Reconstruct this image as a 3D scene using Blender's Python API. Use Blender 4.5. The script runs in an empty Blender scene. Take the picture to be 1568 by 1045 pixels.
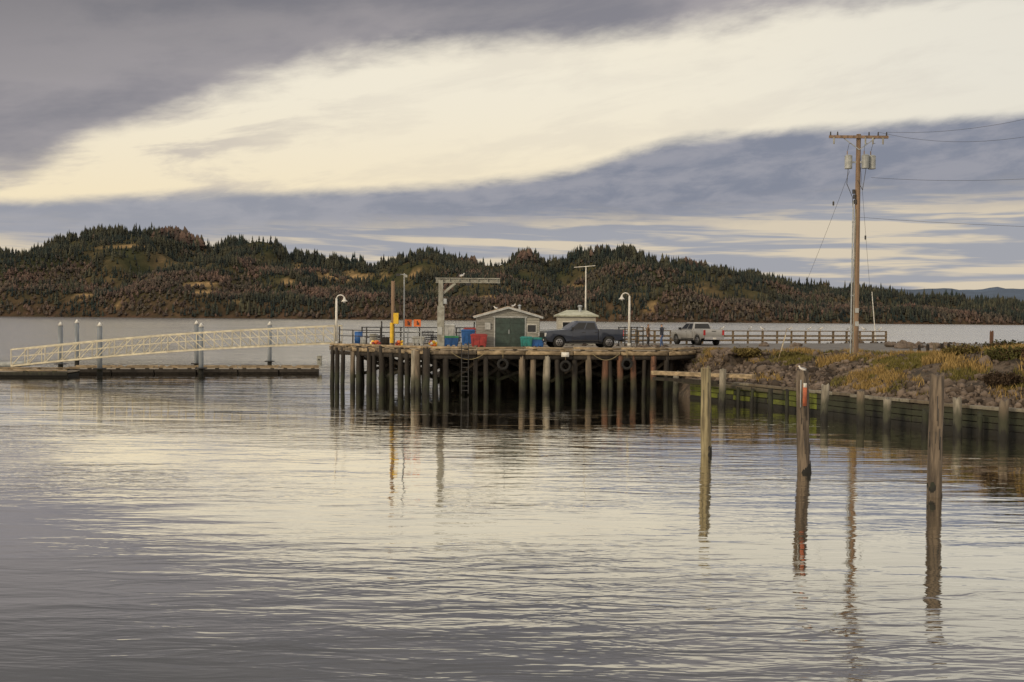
import bpy, math, random
import numpy as np
from mathutils import Vector, Matrix, Euler, noise as mnoise
random.seed(7); rng=np.random.default_rng(7)
sc=bpy.context.scene
sc.view_settings.view_transform='Standard'; sc.view_settings.look='None'; sc.view_settings.exposure=0
# ---------------- camera ----------------
H=5.0; F=1524.0
PITCH=math.atan(35.25/F); ROLL=math.radians(0.493)
cam=bpy.data.cameras.new('camera'); cam.lens=35; cam.sensor_width=36; cam.clip_end=60000; cam.clip_start=0.3
co=bpy.data.objects.new('camera',cam); sc.collection.objects.link(co); sc.camera=co
M=Matrix.Rotation(math.pi/2-PITCH,4,'X')@Matrix.Rotation(ROLL,4,'Z')
co.matrix_world=Matrix.Translation((0,0,H))@M
def ray(u,v): return M.to_3x3()@Vector(((u-784)/F,-(v-522.5)/F,-1))
def at(u,v,D):
    d=ray(u,v); return Vector((0,0,H))+d*(D/d.y)
def G(u,v,z=0.0):
    d=ray(u,v); return Vector((0,0,H))+d*((z-H)/d.z)
# ---------------- materials ----------------
def ntree(name):
    m=bpy.data.materials.new(name); m.use_nodes=True
    nt=m.node_tree; return m,nt,nt.nodes['Principled BSDF']
def mixc(nt,f,a,b):
    n=nt.nodes.new('ShaderNodeMix'); n.data_type='RGBA'
    for s,v in ((n.inputs[0],f),(n.inputs[6],a),(n.inputs[7],b)):
        if isinstance(v,bpy.types.NodeSocket): nt.links.new(v,s)
        elif isinstance(v,(int,float)): s.default_value=v
        else: s.default_value=(*v[:3],1)
    return n.outputs[2]
def mth(nt,op,a,b=0.0,c=0.0,clamp=False):
    n=nt.nodes.new('ShaderNodeMath'); n.operation=op; n.use_clamp=clamp
    for i,v in enumerate((a,b,c)):
        if isinstance(v,bpy.types.NodeSocket): nt.links.new(v,n.inputs[i])
        else: n.inputs[i].default_value=v
    return n.outputs[0]
def sstep(nt,v,a,b,lo=0,hi=1):
    n=nt.nodes.new('ShaderNodeMapRange'); n.interpolation_type='SMOOTHSTEP'
    nt.links.new(v,n.inputs[0]); n.inputs[1].default_value=a; n.inputs[2].default_value=b
    n.inputs[3].default_value=lo; n.inputs[4].default_value=hi
    return n.outputs[0]
def nse(nt,vec,scale,detail=5,rough=.55,dist=0):
    n=nt.nodes.new('ShaderNodeTexNoise'); nt.links.new(vec,n.inputs['Vector'])
    n.inputs['Scale'].default_value=scale; n.inputs['Detail'].default_value=detail
    n.inputs['Roughness'].default_value=rough; n.inputs['Distortion'].default_value=dist
    return n.outputs[0]
def mapv(nt,vec,s):
    n=nt.nodes.new('ShaderNodeMapping'); nt.links.new(vec,n.inputs[0]); n.inputs['Scale'].default_value=s
    return n.outputs[0]
def pos(nt): return nt.nodes.new('ShaderNodeNewGeometry').outputs['Position']
MC={}
def pm(name,c1,c2=None,scale=3,rough=.75,bump=.3,st=(1,1,1),metal=0,tide=False,lo=.35,hi=.65,bd=.02,coat=0):
    if name in MC: return MC[name]
    m,nt,p=ntree(name); c2=c2 or tuple(x*.6 for x in c1)
    P=pos(nt); v=mapv(nt,P,st)
    n=nse(nt,v,scale,4,.6); f=sstep(nt,n,lo,hi)
    col=mixc(nt,f,c1,c2)
    n2=nse(nt,P,scale*.23,2); f2=sstep(nt,n2,.35,.7,0,.35)
    col=mixc(nt,f2,col,tuple(x*.45 for x in c1))
    if tide:
        sx=nt.nodes.new('ShaderNodeSeparateXYZ'); nt.links.new(P,sx.inputs[0])
        zz=mth(nt,'ADD',sx.outputs[2],mth(nt,'MULTIPLY',mth(nt,'SUBTRACT',n,.5),1.4))
        fg=sstep(nt,zz,.8,1.4,1,0); col=mixc(nt,mth(nt,'MULTIPLY',fg,.85),col,(.028,.034,.018))
        fb=sstep(nt,zz,.2,.6,1,0); col=mixc(nt,fb,col,(.014,.014,.012))
    nt.links.new(col,p.inputs['Base Color'])
    p.inputs['Roughness'].default_value=rough; p.inputs['Metallic'].default_value=metal
    if coat: p.inputs['Coat Weight'].default_value=coat
    if bump:
        b=nt.nodes.new('ShaderNodeBump'); b.inputs['Strength'].default_value=bump; b.inputs['Distance'].default_value=bd
        nt.links.new(n,b.inputs['Height']); nt.links.new(b.outputs[0],p.inputs['Normal'])
    MC[name]=m; return m
def attrmat(name,rough=.9):
    m,nt,p=ntree(name); a=nt.nodes.new('ShaderNodeAttribute'); a.attribute_name='Col'
    nt.links.new(a.outputs['Color'],p.inputs['Base Color']); p.inputs['Roughness'].default_value=rough
    p.inputs['Specular IOR Level'].default_value=.12
    return m
WOOD=pm('weathered_wood',(.20,.16,.115),(.08,.065,.048),5,.85,.5,(1,1,.12),tide=True)
WOODL=pm('pale_timber',(.45,.35,.22),(.19,.145,.09),3.5,.85,.5,(.6,1,1.5),lo=.3,hi=.62)
WOODD=pm('dark_creosote',(.036,.029,.023),(.014,.0118,.010),5,.85,.5,(1,1,.15),tide=True)
RUSTP=pm('red_brown_piling',(.17,.08,.045),(.06,.033,.022),5,.8,.4,(1,1,.15),tide=True)
GREYP=pm('pale_grey_piling',(.34,.31,.25),(.15,.135,.105),5,.8,.4,(1,1,.15),tide=True)
BULK=pm('bulkhead_timber',(.06,.05,.035),(.026,.023,.017),3,.85,.5,(1,1,.3),tide=True)
WALG=pm('algae_timber',(.14,.17,.02),(.07,.08,.02),2,.85,.5,(1,1,.5))
STEEL=pm('galvanized_steel',(.42,.45,.47),(.3,.33,.35),6,.5,.1,metal=.3)
STEELP=pm('steel_piling',(.25,.28,.31),(.15,.17,.19),4,.6,.2,(1,1,.2))
GREYPAINT=pm('grey_paint',(.33,.34,.30),(.2,.19,.16),3,.6,.15)
WHITE=pm('white_paint',(.78,.77,.72),(.56,.55,.5),4,.5,.1)
CREAM=pm('cream_aluminium',(.62,.57,.42),(.42,.38,.29),3,.5,.1)
BLACK=pm('black_metal',(.03,.03,.032),(.015,.015,.016),5,.5,.1)
CONC=pm('concrete',(.38,.37,.34),(.26,.25,.23),3,.9,.4)
DECK=pm('deck_planks',(.33,.28,.21),(.2,.17,.13),4,.85,.4,(3,.2,1))
ORANGE=pm('orange_paint',(.8,.2,.04),(.62,.14,.03),4,.5,.1)
SIGNRED=pm('faded_red_marker',(.5,.14,.06),(.3,.09,.05),6,.7,.2)
YELLOW=pm('yellow_paint',(.8,.52,.03),(.6,.38,.02),4,.5,.1)
BLUE=pm('blue_plastic',(.03,.14,.45),(.02,.1,.3),4,.5,.1)
RED=pm('red_plastic',(.34,.04,.04),(.22,.03,.03),4,.5,.1)
TEAL=pm('teal_plastic',(.02,.25,.24),(.02,.17,.16),4,.5,.1)
GRN=pm('green_plastic',(.04,.26,.12),(.03,.17,.08),4,.5,.1)
LGREY=pm('light_grey_plastic',(.46,.48,.48),(.32,.34,.34),4,.5,.1)
DOOR=pm('dark_teal_door',(.045,.075,.065),(.03,.048,.042),4,.6,.2)
SIDING=pm('grey_siding',(.31,.31,.29),(.17,.17,.155),3,.8,.3,(.4,.4,6))
SIDL=pm('pale_siding',(.52,.51,.45),(.36,.35,.3),3,.8,.3,(.4,.4,6))
ROOFM=pm('white_rusty_roof',(.58,.54,.46),(.34,.21,.13),1.6,.6,.2)
ROOFG=pm('pale_green_roof',(.46,.47,.38),(.3,.31,.23),2,.7,.2)
GLASS=pm('dark_glass',(.02,.023,.027),(.015,.016,.018),3,.12,0)
TYRE=pm('rubber',(.02,.02,.02),(.012,.012,.012),5,.9,.1)
RIM=pm('alloy',(.25,.25,.26),(.16,.16,.17),5,.35,0,metal=.7)
CHROME=pm('chrome',(.6,.6,.62),(.5,.5,.52),5,.2,0,metal=.9)
CARB=pm('dark_blue_car_paint',(.024,.034,.062),(.018,.026,.048),2,.3,0,coat=.5)
CARS=pm('silver_car_paint',(.42,.42,.41),(.36,.36,.35),2,.3,0,metal=.4,coat=.5)
LAMPW=pm('headlight_glass',(.7,.72,.75),(.6,.6,.62),4,.15,0)
TAIL=pm('taillight_red',(.55,.02,.02),(.4,.015,.015),4,.2,0)
ROCK=pm('boulder_rock',(.18,.14,.11),(.09,.07,.055),2.5,.9,.8,bd=.08)
WIRE=pm('wire_black',(.05,.05,.055),(.04,.04,.04),1,.6,0)
ROPE=pm('rope_fibre',(.3,.25,.14),(.2,.16,.09),9,.9,.3)
POLEW=pm('pole_wood',(.28,.19,.125),(.14,.1,.07),4,.85,.4,(1,1,.08))
# ---------------- builder ----------------
class B:
    def __init__(s): s.v=[];s.f=[];s.m=[];s.ml=[]
    def mi(s,m):
        if m not in s.ml: s.ml.append(m)
        return s.ml.index(m)
    def add(s,vs,fs,m):
        o=len(s.v); s.v+= [tuple(v) for v in vs]; s.f+=[tuple(o+i for i in f) for f in fs]; s.m+=[s.mi(m)]*len(fs)
    def box(s,c,sz,m,rz=0,taper=1.0):
        x,y,z=[a/2 for a in sz]; R=Matrix.Rotation(rz,3,'Z'); vs=[]
        for sx,sy,szz in ((-1,-1,-1),(1,-1,-1),(1,1,-1),(-1,1,-1),(-1,-1,1),(1,-1,1),(1,1,1),(-1,1,1)):
            t=taper if szz<0 else 1
            vs.append(Vector(c)+R@Vector((sx*x*t,sy*y*t,szz*z)))
        s.add(vs,[(3,2,1,0),(4,5,6,7),(0,1,5,4),(1,2,6,5),(2,3,7,6),(3,0,4,7)],m)
    def beam(s,p,q,w,h,m,up=Vector((0,0,1))):
        p=Vector(p);q=Vector(q);d=(q-p).normalized()
        if abs(d.dot(up))>.98: up=Vector((0,1,0))
        a=d.cross(up).normalized()*w/2; b=a.cross(d).normalized()*h/2
        vs=[p-a-b,p+a-b,p+a+b,p-a+b,q-a-b,q+a-b,q+a+b,q-a+b]
        s.add(vs,[(0,1,2,3),(7,6,5,4),(0,4,5,1),(1,5,6,2),(2,6,7,3),(3,7,4,0)],m)
    def cyl(s,p,q,r1,r2,m,n=12):
        p=Vector(p);q=Vector(q);d=(q-p).normalized()
        up=Vector((0,0,1)) if abs(d.z)<.9 else Vector((1,0,0))
        a=d.cross(up).normalized(); b=a.cross(d).normalized(); vs=[]
        for c,r in ((p,r1),(q,r2)):
            for i in range(n):
                t=2*math.pi*i/n; vs.append(c+a*(r*math.cos(t))+b*(r*math.sin(t)))
        fs=[(i,(i+1)%n,n+(i+1)%n,n+i) for i in range(n)]+[tuple(range(n-1,-1,-1)),tuple(range(n,2*n))]
        s.add(vs,fs,m)
    def tube(s,pts,r,m,n=8):
        for a,b in zip(pts[:-1],pts[1:]): s.cyl(a,b,r,r,m,n)
    def sph(s,c,r,m,nu=10,nv=6,rot=None):
        c=Vector(c); r=(r,r,r) if isinstance(r,(int,float)) else r; vs=[];fs=[]
        for j in range(nv+1):
            ph=math.pi*j/nv
            for i in range(nu):
                t=2*math.pi*i/nu; w=Vector((r[0]*math.sin(ph)*math.cos(t),r[1]*math.sin(ph)*math.sin(t),r[2]*math.cos(ph)))
                if rot: w=rot@w
                vs.append(c+w)
        for j in range(nv):
            for i in range(nu): fs.append((j*nu+i,(j+1)*nu+i,(j+1)*nu+(i+1)%nu,j*nu+(i+1)%nu))
        s.add(vs,fs,m)
    def prism(s,pts,y0,y1,m):
        n=len(pts); vs=[(x,y0,z) for x,z in pts]+[(x,y1,z) for x,z in pts]
        s.add(vs,[tuple(range(n)),tuple(range(2*n-1,n-1,-1))]+[(i,n+i,n+(i+1)%n,(i+1)%n) for i in range(n)],m)
    def pile(s,x,y,z0,z1,r,m,lean=(0,0),n=14,rag=.06):
        ring=9; vs=[];fs=[]; sd=random.random()*99
        for j in range(ring+1):
            t=j/ring; cx=x+lean[0]*t; cy=y+lean[1]*t; rr=r*(1.06-.12*t)
            for i in range(n):
                a=2*math.pi*i/n; k=1+.16*mnoise.noise(Vector((math.cos(a)*1.3,math.sin(a)*1.3,t*3+sd)))
                z=z0+(z1-z0)*t
                if j==ring: z+=rag*mnoise.noise(Vector((math.cos(a)*2,math.sin(a)*2,sd)))*3
                vs.append((cx+rr*k*math.cos(a),cy+rr*k*math.sin(a),z))
        for j in range(ring):
            for i in range(n): fs.append((j*n+i,j*n+(i+1)%n,(j+1)*n+(i+1)%n,(j+1)*n+i))
        vs.append((x+lean[0],y+lean[1],z1-.04)); c=len(vs)-1
        for i in range(n): fs.append((ring*n+i,ring*n+(i+1)%n,c))
        s.add(vs,fs,m)
    def make(s,name,loc=(0,0,0),rz=0,bevel=0,smooth=False,parent=None,scale=1):
        me=bpy.data.meshes.new(name); me.from_pydata(s.v,[],s.f)
        for m in s.ml: me.materials.append(m)
        me.polygons.foreach_set('material_index',s.m)
        if smooth: me.polygons.foreach_set('use_smooth',[True]*len(s.f))
        me.update(); o=bpy.data.objects.new(name,me); sc.collection.objects.link(o)
        o.location=loc; o.rotation_euler=(0,0,rz); o.scale=(scale,)*3
        if bevel:
            b=o.modifiers.new('bevel','BEVEL'); b.width=bevel; b.segments=2; b.limit_method='ANGLE'; b.angle_limit=math.radians(38)
        if smooth:
            try:
                bpy.context.view_layer.objects.active=o
                with bpy.context.temp_override(active_object=o,selected_editable_objects=[o],object=o):
                    bpy.ops.object.shade_auto_smooth(angle=math.radians(38))
            except Exception: pass
        if parent: o.parent=parent
        return o
def npmesh(name,V,Fc,mat,col=None):
    V=np.asarray(V,np.float32); Fc=np.asarray(Fc,np.int32); k=Fc.shape[1]
    me=bpy.data.meshes.new(name); me.vertices.add(len(V)); me.vertices.foreach_set('co',V.ravel())
    me.loops.add(Fc.size); me.loops.foreach_set('vertex_index',Fc.ravel())
    me.polygons.add(len(Fc)); me.polygons.foreach_set('loop_start',np.arange(0,Fc.size,k,dtype=np.int32))
    me.polygons.foreach_set('loop_total',np.full(len(Fc),k,np.int32)); me.update(calc_edges=True); me.validate()
    if col is not None:
        a=me.color_attributes.new('Col','FLOAT_COLOR','POINT'); c=np.ones((len(V),4),np.float32); c[:,:3]=col
        a.data.foreach_set('color',c.ravel())
    me.materials.append(mat); o=bpy.data.objects.new(name,me); sc.collection.objects.link(o); return o
# ---------------- world / sky ----------------
w=bpy.data.worlds.new('World'); sc.world=w; w.use_nodes=True; nt=w.node_tree; nt.nodes.clear()
try: w.cycles.sampling_method='MANUAL'; w.cycles.sample_map_resolution=256
except Exception: pass
out=nt.nodes.new('ShaderNodeOutputWorld')
tc=nt.nodes.new('ShaderNodeTexCoord'); sp=nt.nodes.new('ShaderNodeSeparateXYZ'); nt.links.new(tc.outputs['Generated'],sp.inputs[0])
az=mth(nt,'ARCTAN2',sp.outputs[0],sp.outputs[1]); el=mth(nt,'ARCSINE',sp.outputs[2])
def vec(a,b,off=0,sk=0.0):
    c=nt.nodes.new('ShaderNodeCombineXYZ'); nt.links.new(mth(nt,'MULTIPLY',az,a),c.inputs[0])
    nt.links.new(mth(nt,'MULTIPLY',mth(nt,'ADD',el,mth(nt,'MULTIPLY',az,sk)),b),c.inputs[1]); c.inputs[2].default_value=off
    return c.outputs[0]
N1=nse(nt,vec(4,11,1.3,-.12),1,6,.58,.2); N2=nse(nt,vec(16,50,4.1,-.08),1,5,.62,.25); N3=nse(nt,vec(5,75,9.0,.02),1,4,.6,.3); N4=nse(nt,vec(6,26,2.7,-.15),1,6,.62,.25)
U=mth(nt,'MULTIPLY',mth(nt,'ADD',az,.6),1/1.2,clamp=True)
def skyc(pts):
    n=nt.nodes.new('ShaderNodeFloatCurve'); nt.links.new(U,n.inputs['Value']); c=n.mapping.curves[0]
    L=[]
    for px,py in pts:
        d=ray(px,py).normalized(); L.append(((math.atan2(d.x,d.y)+.6)/1.2,math.asin(d.z)*2))
    L=[(0,L[0][1])]+L+[(1,L[-1][1])]
    c.points[0].location=L[0]; c.points[1].location=L[-1]
    for p in L[1:-1]: c.points.new(*p)
    for p in c.points: p.handle_type='AUTO_CLAMPED'
    n.mapping.update(); return mth(nt,'MULTIPLY',n.outputs[0],.5)
B1=skyc([(0,262),(130,222),(300,168),(430,122),(500,102),(700,74),(900,56),(1080,50),(1250,24),(1400,2),(1568,-18)])
B2=skyc([(0,300),(250,292),(430,290),(520,285),(700,272),(880,254),(960,228),(1040,208),(1200,196),(1400,182),(1568,168)])
B3=skyc([(0,352),(300,352),(500,348),(800,338),(1000,326),(1200,318),(1400,309),(1568,296)])
d1=mth(nt,'SUBTRACT',N1,.5); d2=mth(nt,'SUBTRACT',N2,.5)
e1=mth(nt,'ADD',el,mth(nt,'ADD',mth(nt,'MULTIPLY',d1,.05),mth(nt,'MULTIPLY',d2,.03)))
e2=mth(nt,'ADD',el,mth(nt,'ADD',mth(nt,'MULTIPLY',d1,.012),mth(nt,'MULTIPLY',d2,.014)))
bright=mixc(nt,sstep(nt,el,.05,.24),(.93,.78,.52),(.90,.83,.68))
bright=mixc(nt,sstep(nt,az,.1,.5,0,.55),bright,(.74,.72,.66))
veil=mth(nt,'MULTIPLY',sstep(nt,N4,.46,.64),sstep(nt,az,-.42,-.1,.9,.15))
bright=mixc(nt,veil,bright,(.50,.45,.42))
upper=mixc(nt,sstep(nt,N1,.36,.64),(.38,.35,.36),(.24,.232,.26))
upper=mixc(nt,sstep(nt,N4,.45,.7,0,.5),upper,(.36,.335,.34))
upper=mixc(nt,sstep(nt,mth(nt,'ADD',el,mth(nt,'MULTIPLY',az,-.22)),.24,.46,0,.8),upper,(.14,.137,.148))
band=mixc(nt,sstep(nt,N2,.36,.66),(.225,.24,.30),(.32,.32,.365))
band=mixc(nt,sstep(nt,az,-.4,.1,.45,0),band,(.43,.43,.46))
low=mixc(nt,sstep(nt,N3,.44,.58),(.32,.335,.39),(.76,.64,.46))
low=mixc(nt,.25,low,(.45,.43,.43))
mB2=sstep(nt,mth(nt,'SUBTRACT',B2,e2),-.003,.012)
mB3=sstep(nt,mth(nt,'SUBTRACT',B3,e1),-.018,.022)
m1=sstep(nt,mth(nt,'SUBTRACT',e1,B1),-.014,.022)
col=mixc(nt,mB2,bright,band); col=mixc(nt,mB3,col,low); col=mixc(nt,m1,col,upper)
col=mixc(nt,sstep(nt,el,.62,1.0),col,(1.2,1.12,1.02))
col=mixc(nt,sstep(nt,sp.outputs[1],.15,-.5,0,.75),col,(1.1,.95,.76))
bg=nt.nodes.new('ShaderNodeBackground'); nt.links.new(col,bg.inputs[0]); bg.inputs[1].default_value=1.0
sky=nt.nodes.new('ShaderNodeTexSky'); sky.sky_type='NISHITA'; sky.sun_disc=False
SEL,SAZ=math.radians(20),math.radians(228)
sky.sun_elevation=SEL; sky.sun_rotation=SAZ
bg2=nt.nodes.new('ShaderNodeBackground'); nt.links.new(sky.outputs[0],bg2.inputs[0]); bg2.inputs[1].default_value=.08
mx=nt.nodes.new('ShaderNodeMixShader'); mx.inputs[0].default_value=.96; nt.links.new(bg2.outputs[0],mx.inputs[1]); nt.links.new(bg.outputs[0],mx.inputs[2])
nt.links.new(mx.outputs[0],out.inputs[0])
sun=bpy.data.lights.new('sun','SUN'); sun.energy=1.5; sun.angle=math.radians(10); sun.color=(1,.80,.54)
so=bpy.data.objects.new('sun',sun); sc.collection.objects.link(so)
sd=Vector((math.sin(SAZ)*math.cos(SEL),math.cos(SAZ)*math.cos(SEL),math.sin(SEL)))
so.rotation_euler=sd.to_track_quat('Z','Y').to_euler(); so.location=sd*100
# ---------------- water ----------------
m,nt,p=ntree('water'); P=pos(nt)
sx=nt.nodes.new('ShaderNodeSeparateXYZ'); nt.links.new(P,sx.inputs[0])
wn=nse(nt,mapv(nt,P,(.05,.09,1)),1,2)
patch=sstep(nt,wn,.38,.62,.35,1.6)
a=mth(nt,'MULTIPLY',nse(nt,mapv(nt,P,(.16,.6,1)),1,2,.5,.4),.028)
b=mth(nt,'MULTIPLY',mth(nt,'MULTIPLY',nse(nt,mapv(nt,P,(.5,2.0,1)),1,3,.55,.6),.019),patch)
c=mth(nt,'MULTIPLY',mth(nt,'MULTIPLY',nse(nt,mapv(nt,P,(2.0,6.0,1)),1,2,.5),.0034),patch)
h=mth(nt,'ADD',a,mth(nt,'ADD',b,c))
far=sstep(nt,sx.outputs[1],70,120)
gust=sstep(nt,nse(nt,mapv(nt,P,(.006,.02,1)),1,3,.6),.4,.6,.35,1.2)
h=mth(nt,'ADD',h,mth(nt,'MULTIPLY',mth(nt,'MULTIPLY',mth(nt,'MULTIPLY',nse(nt,mapv(nt,P,(.35,.9,1)),1,3),.16),gust),far))
bp=nt.nodes.new('ShaderNodeBump'); bp.inputs['Strength'].default_value=1; bp.inputs['Distance'].default_value=1; nt.links.new(h,bp.inputs['Height'])
gl=nt.nodes.new('ShaderNodeBsdfGlossy'); gl.inputs['Color'].default_value=(.94,.92,.88,1); nt.links.new(bp.outputs[0],gl.inputs['Normal'])
nt.links.new(mth(nt,'ADD',.02,mth(nt,'MULTIPLY',far,.15)),gl.inputs['Roughness'])
df=nt.nodes.new('ShaderNodeBsdfDiffuse'); df.inputs['Color'].default_value=(.045,.046,.036,1)
fr=nt.nodes.new('ShaderNodeFresnel'); fr.inputs[0].default_value=1.6; nt.links.new(bp.outputs[0],fr.inputs['Normal'])
fac=sstep(nt,fr.outputs[0],.12,.5,.48,.97)
ms=nt.nodes.new('ShaderNodeMixShader'); nt.links.new(fac,ms.inputs[0]); nt.links.new(df.outputs[0],ms.inputs[1]); nt.links.new(gl.outputs[0],ms.inputs[2])
nt.links.new(ms.outputs[0],nt.nodes['Material Output'].inputs[0])
bb=B(); bb.add([(-25000,-3000,0),(25000,-3000,0),(25000,40000,0),(-25000,40000,0)],[(0,1,2,3)],m); bb.make('water')
# ---------------- far hills ----------------
sil=[(-300,400),(-100,398),(0,394),(60,386),(130,362),(210,357),(270,361),(320,383),(345,378),(400,369),(425,375),(440,394),(500,400),(570,409),(620,403),(660,392),(700,403),(760,408),(810,392),(850,409),(890,390),(960,390),(1030,408),(1120,422),(1200,437),(1290,448),(1400,459),(1490,466),(1568,472),(1800,479),(2200,487)]
YR=2350.; Y0=1800.
sxs=[];szs=[]
for px,py in sil:
    q=at(px,py,YR); sxs.append(q.x); szs.append(q.z)
def fnoise(x,y,s,o=0): return mnoise.fractal(Vector((x*s,y*s,o)),1,2,4)
cl=[(545,425,26,8),(312,448,20,5),(302,436,32,5),(500,424,16,5),(440,432,13,5),(590,422,12,4),(745,456,18,4),(455,412,9,4),(180,466,10,3),(635,420,14,3),(1000,470,16,3),(880,440,18,3),(360,462,12,3),(130,452,14,3),(190,378,40,4)]
nx,ny=420,70
X=np.linspace(-1900,2600,nx); Yv=np.linspace(Y0-40,YR+350,ny)
def hz(x,y):
    S=np.interp(x,sxs,szs); yo=Y0+60*mnoise.noise(Vector((x*.004,0,3)))+ max(0,(x-300))*.12
    t=(y-yo)/(YR-yo)
    if t<0: return -3.+t*20
    if t<=1:
        g=.16*min(t*14,1)+.84*(t**.95)
        k=math.sin(math.pi*min(t,1))
        z=S*g+k*(46*fnoise(x,y,.0042,1)+18*fnoise(x,y,.012,5))*min(1,S/120)
        return min(max(z,1.5*min(t*14,1)),S*(.25+.75*t)+10*(1-t)+8)
    return S*(1-.35*(t-1)**1.2*3)
V=[]
for y in Yv:
    for x in X: V.append((x,y,hz(x,y)))
V=np.array(V)
def toimg(Pn):
    R=np.array(M.to_3x3()); q=(Pn-np.array([0,0,H]))@R
    return 784+F*q[:,0]/-q[:,2],522.5-F*q[:,1]/-q[:,2]
uu,vv=toimg(V)
cm=np.zeros(len(V))
for cx,cy,rx,ry in cl: cm=np.maximum(cm,np.exp(-(((uu-cx)/rx)**2+((vv-cy)/ry)**2)))
nz=np.array([fnoise(v[0],v[1],.009,8) for v in V])
c0=np.array([.105,.08,.046]);c1=np.array([.05,.053,.028]);tan=np.array([.42,.28,.14])
t=np.clip(nz*1.2+.5,0,1)[:,None]; colr=c0*t+c1*(1-t)
rel=np.clip(V[:,2]/60,0,1)[:,None]; colr=colr*rel+np.array([.085,.054,.038])*(1-rel)
k=np.clip(cm*1.7+nz*.7-.35,0,1)[:,None]; colr=colr*(1-k)+tan*k
ii=np.arange((ny-1)*(nx-1)); r,cc=ii//(nx-1),ii%(nx-1); a0=r*nx+cc
hm,nt,p=ntree('hill_soil'); at_=nt.nodes.new('ShaderNodeAttribute'); at_.attribute_name='Col'
n=nse(nt,pos(nt),.05,5,.65); nt.links.new(mixc(nt,sstep(nt,n,.35,.65,0,.65),at_.outputs['Color'],(.03,.033,.02)),p.inputs['Base Color']); p.inputs['Roughness'].default_value=1
p.inputs['Specular IOR Level'].default_value=0
npmesh('hills',V,np.stack([a0,a0+1,a0+nx+1,a0+nx],1),hm,colr)
# forest
T=[]
N=66000
xs=rng.uniform(-1450,1700,N); ts=rng.uniform(0,1.05,N)
for i in range(N):
    x=xs[i]; y=Y0-20+ts[i]*(YR-Y0+60); z=hz(x,y)
    if z<1: continue
    T.append((x,y,z))
rx=rng.uniform(-1450,1700,3600)
for x in rx:
    if mnoise.noise(Vector((x*.011,2,2)))+.4*mnoise.noise(Vector((x*.045,2,2)))>-.05:
        y=YR+random.uniform(-25,8); T.append((x,y,hz(x,y)))
T=np.array(T); uu,vv=toimg(T)
keep=np.ones(len(T),bool)
for cx,cy,rx_,ry_ in cl: keep&=~((((uu-cx)/rx_)**2+((vv-cy)/ry_)**2)<rng.uniform(.3,1.3,len(T)))
T=T[keep]
nf=np.array([mnoise.fractal(Vector((a*.006,b*.009,c*.01)),1,2,4) for a,b,c in T])
nf2=np.array([mnoise.fractal(Vector((a*.02,b*.02,3)),1,2,3) for a,b,c in T])
relh=T[:,2]/np.interp(T[:,0],sxs,szs)
ridge=T[:,1]>YR-60
rn=np.array([mnoise.noise(Vector((a*.011,2,2)))+.4*mnoise.noise(Vector((a*.045,2,2))) for a in T[:,0]])
clear=((nf>.10)&(relh>.3)&~ridge)|(ridge&(rn<-.12))
keep=~(clear&(rng.random(len(T))<.85)); T=T[keep];nf=nf[keep];nf2=nf2[keep];relh=relh[keep];ridge=ridge[keep];rn=rn[keep]
dec=(relh*.9+nf*1.3+rng.normal(0,.16,len(T)))<.22
n=len(T); hgt=np.where(dec,rng.uniform(5,11,n),rng.uniform(7,17,n)*(1+.6*nf2)); hgt=np.where(ridge&(rn>-.05),rng.uniform(8,20,n)*np.clip(1+1.4*nf2,.5,1.5),hgt)
tall=(rng.random(n)<.04)&ridge; hgt=np.where(tall,rng.uniform(20,32,n),hgt)
rad=np.where(dec,hgt*.36,hgt*.2)
S5=5; ang=np.arange(S5)*2*math.pi/S5
def tmpl(tiers):
    V=[];Fq=[]
    for (r,z0,z1) in tiers:
        o=len(V)
        for a in ang: V.append((r*math.cos(a),r*math.sin(a),z0))
        V.append((0,0,z1))
        for i in range(S5): Fq.append((o+i,o+(i+1)%S5,o+S5))
    return np.array(V),np.array(Fq)
con=tmpl([(1,.08,.55),(.75,.32,.78),(.45,.58,1.0)]); dc=tmpl([(.7,.0,.5),(1,.25,.85),(.65,.55,1.0)])
VV=[];FF=[];CC=[];off=0
for sel,tm,isd in ((~dec,con,0),(dec,dc,1)):
    idx=np.where(sel)[0]; tv,tf=tm; k=len(idx); nvt=len(tv)
    jit=rng.uniform(.55,1.4,(k,nvt,1)); rot=rng.uniform(0,6.28,k); ca,sa=np.cos(rot)[:,None],np.sin(rot)[:,None]
    xx=(tv[None,:,0]*ca-tv[None,:,1]*sa)*rad[idx][:,None]*jit[:,:,0]; yy=(tv[None,:,0]*sa+tv[None,:,1]*ca)*rad[idx][:,None]*jit[:,:,0]
    zz=(tv[None,:,2]+rng.uniform(-.08,.08,(k,nvt)))*hgt[idx][:,None]
    P3=np.stack([xx+T[idx,0][:,None],yy+T[idx,1][:,None],zz+T[idx,2][:,None]],2)
    br=rng.uniform(.45,1.5,(k,1,1))
    if isd:
        h0=np.array([.108,.068,.047]);h1=np.array([.066,.056,.036]); mm=np.clip(nf2[idx]+.4+rng.normal(0,.25,k),0,1)[:,None,None]; c=h0*mm+h1*(1-mm)
    else:
        h0=np.array([.020,.029,.021]);h1=np.array([.058,.055,.029]); mm=np.clip(nf2[idx]*1.3+.38+rng.normal(0,.22,k),0,1)[:,None,None]; c=h0*(1-mm)+h1*mm
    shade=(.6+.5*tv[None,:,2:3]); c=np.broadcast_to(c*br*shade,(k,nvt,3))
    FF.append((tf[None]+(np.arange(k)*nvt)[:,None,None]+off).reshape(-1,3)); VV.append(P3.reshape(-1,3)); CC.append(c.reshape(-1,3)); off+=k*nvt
npmesh('hillside_forest',np.concatenate(VV),np.concatenate(FF),attrmat('forest_foliage',1),np.concatenate(CC)+np.array([.006,.008,.014]))  # bluish lift added to every tree colour paints in slight distance haze
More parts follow.
